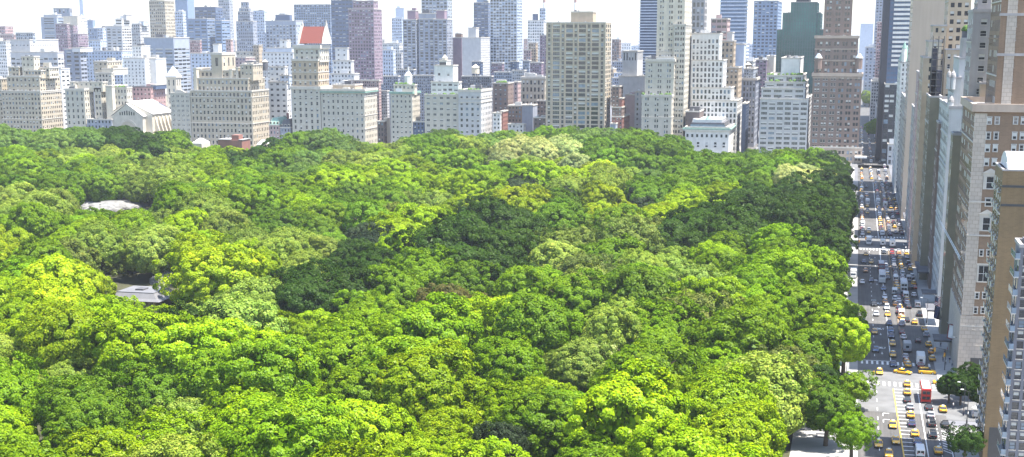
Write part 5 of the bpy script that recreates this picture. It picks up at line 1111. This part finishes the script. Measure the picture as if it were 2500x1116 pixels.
def build_vehicle(kind,colour,detail=True):
    key=(kind,colour,detail)
    if key in CARM: return CARM[key]
    P=car_meshes('sedan' if kind=='taxi' else kind); Lh,Wh,ht=P['_dim']; pm=MT['paint_'+colour]; parts=[]
    for k,b in P.items():
        if k=='_dim': continue
        if k=='window': parts+=[('window',q,(0,0,0)) for q in b]; continue
        b.mats=[pm if m==MT['paint_white'] else m for m in b.mats]; parts.append((k,b,(0,0,0)))
    wx=Lh*.62; wr=1 if kind in('taxi','sedan','suv','van') else 1.45
    for sx in (-1,1):
        for sy in (-1,1):
            b=wheel_mb(); b.v=[(p[0]*wr,p[1]*wr,p[2]*wr) for p in map(tuple,b.v)]; parts.append(('wheel',b,(sx*wx,sy*(Wh-.1),.33*wr)))
    zl=.68 if kind in('taxi','sedan','suv') else 1.0
    for sy in (-1,1):
        b=MB(); b.box(-Lh-.03,sy*Wh*.62-.17,zl,-Lh+.10,sy*Wh*.62+.17,zl+.16,'lamp_red'); parts.append(('taillight',b,(0,0,0)))
        b=MB(); b.box(Lh-.12,sy*Wh*.6-.17,zl-.12,Lh+.02,sy*Wh*.6+.17,zl+.03,'lamp_white'); parts.append(('headlight',b,(0,0,0)))
    if kind=='taxi':
        b=MB(); b.loft([[(-.55,-.32,1.44),(-.25,-.32,1.44),(-.25,.32,1.44),(-.55,.32,1.44)],[(-.42,-.3,1.74),(-.38,-.3,1.74),(-.38,.3,1.74),(-.42,.3,1.74)]],'lamp_white'); parts.append(('roof_sign',b,(0,0,0)))
    b=MB(); b.box(-Lh-.06,-Wh*.85,.36,-Lh+.05,Wh*.85,.52,'metal_dark'); parts.append(('bumper',b,(0,0,0))); b=MB(); b.box(Lh-.1,-Wh*.8,.34,Lh+.05,Wh*.8,.48,'metal_dark'); parts.append(('bumper',b,(0,0,0)))
    out=[]
    if detail:
        for nm,b,loc in parts:
            o=b.build(nm); out.append((nm,o.data,loc)); bpy.data.objects.remove(o)
    else:
        a=MB()
        for nm,b,loc in parts:
            k=len(a.v); a.v+=[(p[0]+loc[0],p[1]+loc[1],p[2]+loc[2]) for p in map(tuple,b.v)]; a.f+=[tuple(k+i for i in f) for f in b.f]; a.m+=[a.mi(b.mats[i]) for i in b.m]
        o=a.build('body'); out=[('body',o.data,(0,0,0))]; bpy.data.objects.remove(o)
    CARM[key]=out; return out
CAT={'taxi':'taxi','sedan':'car','suv':'car','van':'van','truck':'truck','cube':'truck','bus':'bus','schoolbus':'bus'}
NM={'taxi':'taxi_cab','sedan':'sedan_car','suv':'suv_car','van':'delivery_van','truck':'box_truck','cube':'box_truck','bus':'tour_bus','schoolbus':'school_bus'}
def vehicle(kind,colour,X,Y,rz,label,detail=True,group='vehicles in the street'):
    if detail:
        root=empty(NM[kind],(X,Y,.06),rz,label,CAT[kind],group)
        for nm,me,loc in build_vehicle(kind,colour,True):
            o=bpy.data.objects.new(nm,me); C.objects.link(o); o.parent=root; o.location=loc
    else:
        me=build_vehicle(kind,colour,False)[0][1]; o=bpy.data.objects.new(NM[kind],me); C.objects.link(o); o.location=(X,Y,.06); o.rotation_euler=(0,0,rz); tag(o,label,CAT[kind],group)
E_,W_=0.,PI
CARS="""2147,918,taxi,yellow,W,yellow taxi in the sunlit crossing just above the wide crosswalk
2181,899,sedan,navy,W,dark blue sedan stopped alone on the upper crosswalk of the near crossing
2204,916,taxi,yellow,D,yellow taxi swinging sideways through the near crossing
2217,900,taxi,yellow,E,yellow taxi right behind the one swinging through the near crossing
2263,916,suv,yellow,S,yellow sport utility cab crossing sideways at the near crossing
2247,902,sedan,maroon,E,dark red car half hidden above the yellow sport utility cab
2215,948,taxi,yellow,E,yellow taxi on the wide crosswalk heading the queue
2215,968,taxi,yellow,E,second yellow taxi of the queue below the wide crosswalk
2215,987,sedan,black,E,black car behind two taxis below the wide crosswalk
2222,1004,sedan,silver,E,silver car in the queue at the edge of the building shadow
2223,1024,taxi,yellow,E,yellow taxi third from below in the lane beside the hatched strip
2226,1045,sedan,navy,E,dark blue car between two taxis beside the hatched strip
2234,1070,taxi,yellow,E,yellow taxi rear view just above the white van at the bottom
2240,1090,sedan,blue,E,light blue car directly above the white van at the bottom
2246,1118,van,white,E,white van with dark rear windows at the bottom edge
2180,1049,taxi,yellow,W,yellow taxi coming on at the tip of the building shadow
2145,1096,taxi,yellow,W,yellow taxi nearest the park kerb near the bottom
2187,1088,taxi,yellow,W,glinting yellow taxi beside the yellow line near the bottom
2170,1120,taxi,yellow,W,yellow taxi cut by the bottom edge of the picture
2258,980,bus,red,E,red double-deck bus with pale roof in the near crossing
2268,1005,sedan,black,E,black car right behind the red bus
2272,1024,sedan,silver,E,silver car between black cars behind the red bus
2275,1045,suv,black,E,black sport utility car below the silver car
2277,1073,suv,black,E,lowest black sport utility car in the middle lane
2302,1010,taxi,yellow,E,yellow taxi alone in the right lane in shade
2308,1047,sedan,black,E,black car with pale trim alone near the right kerb
2291,1112,taxi,yellow,E,yellow taxi at the bottom near the hatched triangle
2388,905,sedan,red,S,red car on the sunlit avenue behind the dark street trees
2372,955,taxi,yellow,S,yellow taxi on the avenue glimpsed below the dark street trees
2300,942,taxi,yellow,S,yellow taxi half covered by the dark street trees
2138,863,sedan,blue,W,pale blue car in the shaded lane above the near crossing
2135,819,taxi,yellow,W,yellow taxi alone in shade above the pale blue car
2139,775,sedan,white,W,white sedan alone in the open lane beside the white line
2134,751,suv,black,W,black car with bright roof just above the white sedan
2127,692,sedan,navy,W,dark blue car alone in the open lane in mid street
2113,668,taxi,orange,W,orange taxi at a lit patch by the park kerb
2109,646,sedan,navy,W,dark blue car by the park kerb below the middle crossing
2127,647,taxi,yellow,W,dusty yellow taxi beside the dark blue kerb car
2114,628,taxi,yellow,W,yellow taxi just below the middle crossing
2096,806,schoolbus,orange,W,orange school bus parked under the trees at the park kerb
2083,682,truck,white,W,white truck parked under the trees at the park kerb
2151,668,bus,maroon,W,dark red sightseeing bus at the head of the white-line queue
2153,692,bus,white,W,white and red bus next below the dark red one
2157,713,sedan,blue,W,pale blue car first below the two queued buses
2160,733,sedan,white,W,white car second below the two queued buses
2161,745,taxi,orange,W,orange cab third below the two queued buses
2165,760,suv,white,W,white tall car fourth below the two queued buses
2167,776,taxi,yellow,W,yellow cab between a white car and blue black cars
2171,798,sedan,navy,W,blue black car upper one of three in the white-line queue
2175,815,sedan,blue,W,pale blue car middle one of three in the white-line queue
2176,829,sedan,navy,W,blue black car lower one of three in the white-line queue
2179,848,taxi,yellow,W,yellow taxi second to last before the upper crosswalk
2180,875,taxi,yellow,W,yellow taxi first in line at the upper crosswalk
2184,722,van,white,E,white van right of the brown median strip
2185,738,suv,white,E,white tall car directly below that white van
2186,751,taxi,orange,E,orange taxi below the white van and tall car
2195,758,sedan,navy,E,blue black car beside the orange taxi right of the median
2194,770,sedan,maroon,E,dark red car two below the orange taxi right of the median
2199,783,taxi,orange,E,orange cab squeezed under the dark red car
2200,800,sedan,silver,E,silver car with red lights right of the median
2202,820,sedan,maroon,E,maroon car below the silver car with red lights
2206,832,sedan,white,E,white car just above the grey box truck
2214,862,cube,silver,E,grey box truck above the near crossing
2211,880,sedan,silver,E,silver car tucked below the grey box truck
2213,893,taxi,orange,E,orange taxi below the grey box truck at the crosswalk
2247,894,truck,white,E,big white truck with square rear windows at the near crossing
2206,714,bus,white,E,white shuttle bus in the middle of the shaded road
2219,690,van,silver,E,grey van behind the white shuttle bus to its right
2225,710,suv,black,E,black tall car right of the white shuttle bus
2208,729,sedan,red,E,red car just below the white shuttle bus
2212,744,sedan,maroon,E,dark red and white car second below the shuttle bus
2231,728,sedan,white,E,cream car right of the two red ones
2240,754,van,silver,E,light grey van in the kerb lane
2245,776,suv,black,E,black tall car below the light grey van
2214,790,sedan,black,E,small black car left of a yellow taxi in the open lane
2233,795,taxi,yellow,E,yellow taxi alone in the middle of the open shaded lane
2257,812,taxi,yellow,E,upper yellow taxi at the hotel kerb
2262,826,suv,silver,E,silver tall car between taxis at the hotel kerb
2241,840,sedan,black,E,black car alone beside the box truck
2267,850,taxi,yellow,E,yellow taxi below the silver tall car at the hotel kerb
2274,868,taxi,orange,E,dull yellow taxi second from the crosswalk at the hotel kerb
2276,885,taxi,yellow,E,yellow taxi nearest the crosswalk at the hotel kerb
2121,600,truck,white,W,white and orange truck beyond the middle crossing by the park
2155,604,cube,white,E,smaller white box truck on the middle crossing
2178,606,truck,white,E,larger white box truck on the middle crossing
2218,650,sedan,black,E,black car near the right kerb below the middle crossing""".split('\n')
for ln in CARS:
    px,py,kind,colour,dr,lab=ln.split(',',5); X,Y=G(float(px),float(py)-3); rz={'E':E_,'W':W_,'S':-PI/2,'D':-PI*.62}[dr]
    vehicle(kind,colour,X+ (0 if dr in 'SD' else 1.2),Y,rz+R.uniform(-.02,.02),lab,True)
CP=[('taxi','yellow',5),('taxi','orange',2),('sedan','black',3),('sedan','silver',3),('sedan','white',2),('sedan','navy',2),('sedan','maroon',1),('suv','black',1),('suv','white',1),('van','white',1),('cube','white',.4),('sedan','red',1)]
WD={'taxi':'taxi','sedan':'car','suv':'tall car','van':'van','cube':'box truck'}
def lane(Yc,x0,x1,gap,dr,lname,p=1.,bias=None):
    x=x0; cnt={}
    while x<x1:
        r=R.random()*sum(c[2] for c in CP); 
        for c in CP:
            r-=c[2]
            if r<=0: break
        kind,col=c[0],c[1]
        if R.random()<p:
            key=(kind,col); cnt[key]=cnt.get(key,0)+1
            vehicle(kind,col,x,Yc+R.uniform(-.25,.25),dr,f"{ {'silver':'silver grey','navy':'dark blue','maroon':'dark red'}.get(col,col)} {WD[kind]}, {ordw(cnt[key])} such {lname}",x<520)
        x+=gap*R.uniform(.85,1.2)+(3 if kind=='cube' else 0)
lane(-18.9,470,636,6.6,E_,'in the packed lane right of the median')
lane(-21.6,500,632,6.6,E_,'in the second packed lane right of the median',.95)
lane(-25,540,630,8,E_,'at the hotel kerb before the middle crossing',.7)
lane(-6.,470,560,9,W_,'parked at the park kerb mid street',.5)
lane(-15.6,560,636,7,W_,'up the queue left of the median',.7)
lane(-6.6,682,930,6.5,W_,'at the park kerb past the middle crossing',.95)
lane(-9.6,690,930,9.5,W_,'in the second lane past the middle crossing',.6)
lane(-15.6,684,935,6.8,W_,'left of the median past the middle crossing')
lane(-19.2,684,940,7.0,E_,'right of the median past the middle crossing')
lane(-22,684,940,9,E_,'one lane farther right past the middle crossing',.85)
lane(-24.8,690,930,9,E_,'at the right kerb past the middle crossing',.6)
lane(-7,950,1025,8,W_,'on the far plaza, park side',.9); lane(-13,945,1028,7,W_,'on the far plaza, middle',.9); lane(-18,945,1028,8,E_,'on the far plaza, right of middle',.9); lane(-23,950,1060,8,E_,'on the far plaza, right side',.9)
lane(-8,1070,1500,11,W_,'far down the street beyond the plaza, left lane',.8); lane(-14,1075,1500,10,E_,'far down the street beyond the plaza, middle lane',.8); lane(-20,1075,1500,12,E_,'far down the street beyond the plaza, right lane',.7)
lane(70,1075,1300,9,W_,'in the side street, left lane',.9); lane(77,1075,1300,8,W_,'in the side street, right lane',.9)
# ---------------- people ----------------
def person_mesh(seed):
    r=random.Random(seed); V=[(0,0,.95),(0,0,1.2),(0,0,1.42),(0,0,1.52),(.02,0,1.66),(0,.10,.90),(.10,.11,.50),(.0+.02,.11,.08),(.14,.11,.05),(0,-.10,.90),(-.05,-.11,.50),(-.16,-.11,.10),(-.05,-.11,.05),(0,.19,1.40),(-.06,.25,1.13),(.04,.26,.90),(0,-.19,1.40),(.05,-.25,1.13),(.12,-.25,.92)]
    E=[(0,1),(1,2),(2,3),(3,4),(0,5),(5,6),(6,7),(7,8),(0,9),(9,10),(10,11),(11,12),(2,13),(13,14),(14,15),(2,16),(16,17),(17,18)]
    Rr=[.14,.14,.15,.055,.10,.095,.065,.045,.04,.095,.065,.045,.04,.06,.045,.035,.06,.045,.035]
    me=bpy.data.meshes.new('p'); me.from_pydata(V,E,[]); o=bpy.data.objects.new('p',me); C.objects.link(o)
    m=o.modifiers.new('s','SKIN')
    for v,q in zip(me.skin_vertices[0].data,Rr): v.radius=(q,q*1.15)
    me.skin_vertices[0].data[0].use_root=True
    s=o.modifiers.new('d','SUBSURF'); s.levels=1; s.render_levels=1
    dg=bpy.context.evaluated_depsgraph_get(); r_=bpy.data.meshes.new_from_object(o.evaluated_get(dg)); bpy.data.objects.remove(o); r_.name='person'
    top=['paint_white','paint_navy','paint_red','paint_gray'][seed%4]; bot=['paint_navy','paint_black','wall_tan'][seed%3]
    for m in (top,bot,'skin','frame_d'): r_.materials.append(MT[m])
    for p in r_.polygons:
        z=p.center.z; y=abs(p.center.y); p.material_index=0
        if z<.93 and y<.2: p.material_index=1
        if z<.12: p.material_index=3
        if z>1.48: p.material_index=2
        if z>1.70 or (z>1.55 and p.center.x<-.01): p.material_index=3
        if y>.2 and z<1.1: p.material_index=2
        p.use_smooth=True
    return r_
PM=[person_mesh(i) for i in range(6)]
PW=['in white and navy','in navy and black','in red and tan','in grey and navy','in white and black','in navy and tan']
PL=[(2050,925,'by the dark green kiosk on the park corner'),(2057,915,'next to the lamp on the park corner'),(2062,935,'walking on the park corner pavement'),(2068,925,'at the crosswalk end on the park side'),(2046,940,'below the kiosk on the park side'),(2040,1012,'on the striped steps of the park corner'),(2063,1040,'alone on the sunlit pavement'),(2050,1060,'near the lower steps'),(2036,1052,'among the group by the lower steps'),(2302,885,'at the hotel corner kerb'),(2308,893,'waiting at the hotel corner'),(2318,888,'walking past the hotel entrance'),(2324,897,'beside the hotel wall'),(2337,897,'right of the hotel corner, beside the wall'),(2341,893,'under the hotel street lamp'),(2352,1018,'on the shaded corner pavement in front of the slab'),(2362,1022,'on the shaded corner, beside the lamp'),(2375,1022,'nearest the brown slab on the shaded corner'),(2327,1000,'at the avenue kerb in shade'),(2306,870,'on the pavement above the crosswalk at right'),(2312,862,'passing the traffic light at right'),(2296,850,'near the taxis at the hotel kerb'),(2211,612,'crossing in sun at the middle crossing'),(2216,607,'right hand walker at the middle crossing'),(2206,605,'left hand walker at the middle crossing')]
for i,(px,py,wh) in enumerate(PL):
    X,Y=G(px,py); o=link('person',PM[i%6],None,(X,Y,.2)); o.rotation_euler=(0,0,R.uniform(0,6.28)); o.scale=(1.05,)*3; tag(o,f"person {PW[i%6]} {wh}",'person','people on the pavements')
# ---------------- street furniture ----------------
def lamp(px,py,label,h=9.,dy=2.2):
    X,Y=G(px,py); root=empty('street_lamp',(X,Y,.15),0,label,'street lamp','street lamps'); b=MB(); b.tube((0,0,0),(0,0,1),.22,.16,'metal_dark'); b.tube((0,0,1),(0,0,h),.11,.07,'metal_dark'); b.tube((0,0,h),(0,dy,h+.5),.06,.05,'metal_dark',6); b.build('post',root)
    b=MB(); b.loft([[(-.18,dy-.3,h+.4),(.18,dy-.3,h+.4),(.12,dy+.5,h+.45),(-.12,dy+.5,h+.45)],[(-.12,dy-.25,h+.6),(.12,dy-.25,h+.6),(.08,dy+.4,h+.6),(-.08,dy+.4,h+.6)]],'lamp_white'); b.build('lamp_head',root)
def signal(px,py,label,h=5.2,arm=4.,sgn=-1):
    X,Y=G(px,py); root=empty('traffic_light',(X,Y,.15),0,label,'traffic light','traffic lights'); b=MB(); b.tube((0,0,0),(0,0,h),.13,.10,'metal_dark'); b.tube((0,0,h-.1),(0,sgn*arm,h+.5),.08,.05,'metal_dark',6); b.build('post',root)
    for y,z in ((sgn*arm,h-.2),(sgn*.3,h-1.6)):
        b=MB(); b.box(-.2,y-.22,z-.6,.2,y+.22,z+.6,'traffic_yellow')
        for k,c in enumerate(('lamp_red','traffic_yellow','paint_green')): b.tube((-.2,y,z+.38-k*.38),(-.34,y,z+.38-k*.38),.13,.13,c,8)
        b.build('signal_head',root)
signal(2093,955,'traffic light with a long arm at the park corner of the near crossing'); signal(2306,905,'yellow traffic light at the hotel corner above the crosswalk',6,3.,1); signal(2095,612,'traffic light at the park side of the middle crossing',5.5,3.,-1)
lamp(2344,905,'tall street lamp at the hotel corner by the entrance'); lamp(2352,1015,'dark street lamp in front of the avenue trees',8.,1.5); lamp(2360,1035,'dark street lamp on the shaded corner pavement beside the people',8.,1.5); lamp(2066,925,'slim street lamp on the park corner near the kiosk',7.,-1.5)
for i,px_py in enumerate(((2262,790),(2238,700),(2226,640))): lamp(*px_py,['street lamp on the hotel side pavement, nearest of three','street lamp on the hotel side pavement, middle of three','street lamp on the hotel side pavement, farthest of three'][i],8,2)
def flag(px,py,X,w_,h_,mats,label,pattern):
    Y,z=atX(px,py,X); root=empty('flag',(X,Y,z),0,label,'flag'); b=MB(); b.tube((0,-7,-5.5),(0,.6,.5),.09,.05,'metal_light',6); b.build('pole',root)
    b=MB(); nx,nz=10,13
    for i in range(nx):
        for j in range(nz):
            def P(i,j): u=i/nx; v=j/nz; return (.35*math.sin(u*7+v*2),-u*w_*.9+v*.3,-v*h_-u*1.2*.6)
            m=pattern(i/nx,j/nz,i,j); b.face([P(i,j),P(i+1,j),P(i+1,j+1),P(i,j+1)],m)
    b.build('cloth',root)
flag(2285,722,470,2.6,3.,None,'striped red and white flag with a blue canton on a slanted pole over the pavement',lambda u,v,i,j:'paint_navy' if (u<.4 and v<.54) else ('paint_red' if j%2==0 else 'paint_white'))
flag(2283,745,462,2.6,4.2,None,'plain dark blue flag below the striped flag',lambda u,v,i,j:'paint_navy')
flag(2316,790,424,3.6,4.4,None,'white flag with a dark red border beside the hotel front',lambda u,v,i,j:'paint_maroon' if (i in(0,9) or j in(0,12)) else 'paint_white')
for i,(px,py) in enumerate(((2343,628),(2339,634))):
    Y,z=atX(px,py,412); b=MB(); b.tube((0,0,0),(26+i*3,4.5,7),.16,.08,'metal_light',6); o=b.build('flagpole',None,loc=(412,-31.2,z)); tag(o,['upper bare white flagpole slanting out from the quoined hotel','lower bare white flagpole slanting out from the quoined hotel'][i],'flagpole','bare flagpoles')
def awning(X,L,label,z=4.2,m='metal_dark',out=5.):
    root=empty('entrance_canopy',(X,-31.3,.15),0,label,'canopy','pavement canopies'); b=MB(); b.box(0,0,z,L,out,z+.4,m); b.box(-.1,-.0,z+.4,L+.1,out+.1,z+.5,'roofdark'); b.build('roof',root)
    for x in (.2,L-.2):
        b=MB(); b.tube((x,out-.3,0),(x,out-.3,z),.08,.08,'metal_light',6); b.build('post',root)
awning(425,9,'dark canopy over the hotel entrance behind the white flag'); awning(470,12,'dark canopy below the striped flag',4.6); awning(505,8,'long dark canopy next beyond the striped flag',4.,'wall_dgray'); awning(545,26,'dark pavement shed roof halfway along the shaded side',5.,'roofdark',5.2); awning(600,12,'grey canopy just before the middle crossing',4.2,'wall_gray'); awning(705,24,'pavement shed with a littered pale roof beyond the middle crossing',5,'wall_gray'); awning(760,30,'dark pavement shed next beyond the littered one',5,'roofdark'); awning(830,30,'farthest dark pavement shed before the plaza',5,'roofdark')
def stall(px,py,cols,label):
    X,Y=G(px,py); root=empty('food_stall',(X,Y,.15),0,label,'food stall'); b=MB(); b.box(-1,-1.4,.4,1,1.4,1.5,'metal_light'); b.box(-.9,-1.3,0.02,.9,1.3,.4,'metal_dark'); b.build('cart',root)
    for k,(dy,c) in enumerate(cols):
        b=MB(); n=8; r_=1.5
        for j in range(n):
            a0,a1=2*PI*j/n,2*PI*(j+1)/n; b.face([(0,dy,3.1),(r_*math.cos(a0),dy+r_*math.sin(a0),2.45),(r_*math.cos(a1),dy+r_*math.sin(a1),2.45)],c if j%2 else 'paint_white')
        b.tube((0,dy,1.5),(0,dy,3.05),.04,.04,'metal_light',5); b.build('parasol',root)
stall(2378,898,((1.6,'traffic_yellow'),(-1.6,'paint_green')),'food cart under two coloured parasols by the hotel corner')
stall(2386,1020,((0,'paint_white'),),'stall with a round white parasol beside the brown slab')
X,Y=G(2036,912); root=empty('news_kiosk',(X,Y,.2),0,'dark green kiosk with a peaked roof on the park corner','kiosk'); b=MB(); b.box(-2,-1.6,0,2,1.6,2.6,'paint_green'); b.box(-2.04,-1.3,1.,-2.01,1.3,2.2,'glass_dark'); b.build('wall',root); b=MB(); b.loft([[(-2.4,-2,2.6),(2.4,-2,2.6),(2.4,2,2.6),(-2.4,2,2.6)],[(-.2,-.2,4),(.2,-.2,4),(.2,.2,4),(-.2,.2,4)]],'copper'); b.build('roof',root)
b=MB()
for i in range(11): b.box(328+i*2.9,1.0,.2,329.4+i*2.9,5.2,.26,'roofdark')
tag(b.build('pavement_stripes'),'dark bars across the sunlit pavement at the park corner','pavement',kind='structure')
X,Y=G(2081,826); root=empty('street_sign',(X,Y,.2),0,'white and green board beside the parked school bus','sign'); b=MB(); b.tube((0,0,0),(0,0,3.2),.08,.08,'metal_dark',6); b.build('post',root); b=MB(); b.box(-.06,-.9,2.,.06,.9,4.6,'wall_pale'); b.build('board',root)
# ---------------- air ----------------
b=MB(); b.box(-700,-6600,-1.5,14100,6600,330,'concrete'); hz=b.build('haze'); hz.data.materials.clear()
m=bpy.data.materials.new('haze'); m.use_nodes=True; n=m.node_tree.nodes
for x in list(n): n.remove(x)
o=n.new('ShaderNodeOutputMaterial'); v=n.new('ShaderNodeVolumePrincipled'); v.inputs['Color'].default_value=(.86,.91,1.,1); v.inputs['Density'].default_value=HAZE; v.inputs['Anisotropy'].default_value=.1
m.node_tree.links.new(v.outputs[0],o.inputs['Volume']); hz.data.materials.append(m); tag(hz,'pale blue white haze fading the far towers','haze',kind='stuff')

bpy.context.view_layer.update()
_mz=max((max((o.matrix_world@Vector(c)).z for c in o.bound_box) for o in C.objects if o.type=='MESH' and o is not hz),default=300)
_k=(_mz+4+1.5)/331.5
for v_ in hz.data.vertices:
    if v_.co.z>0: v_.co.z=max(_mz+4,H+6)
print('TOPZ',_mz)
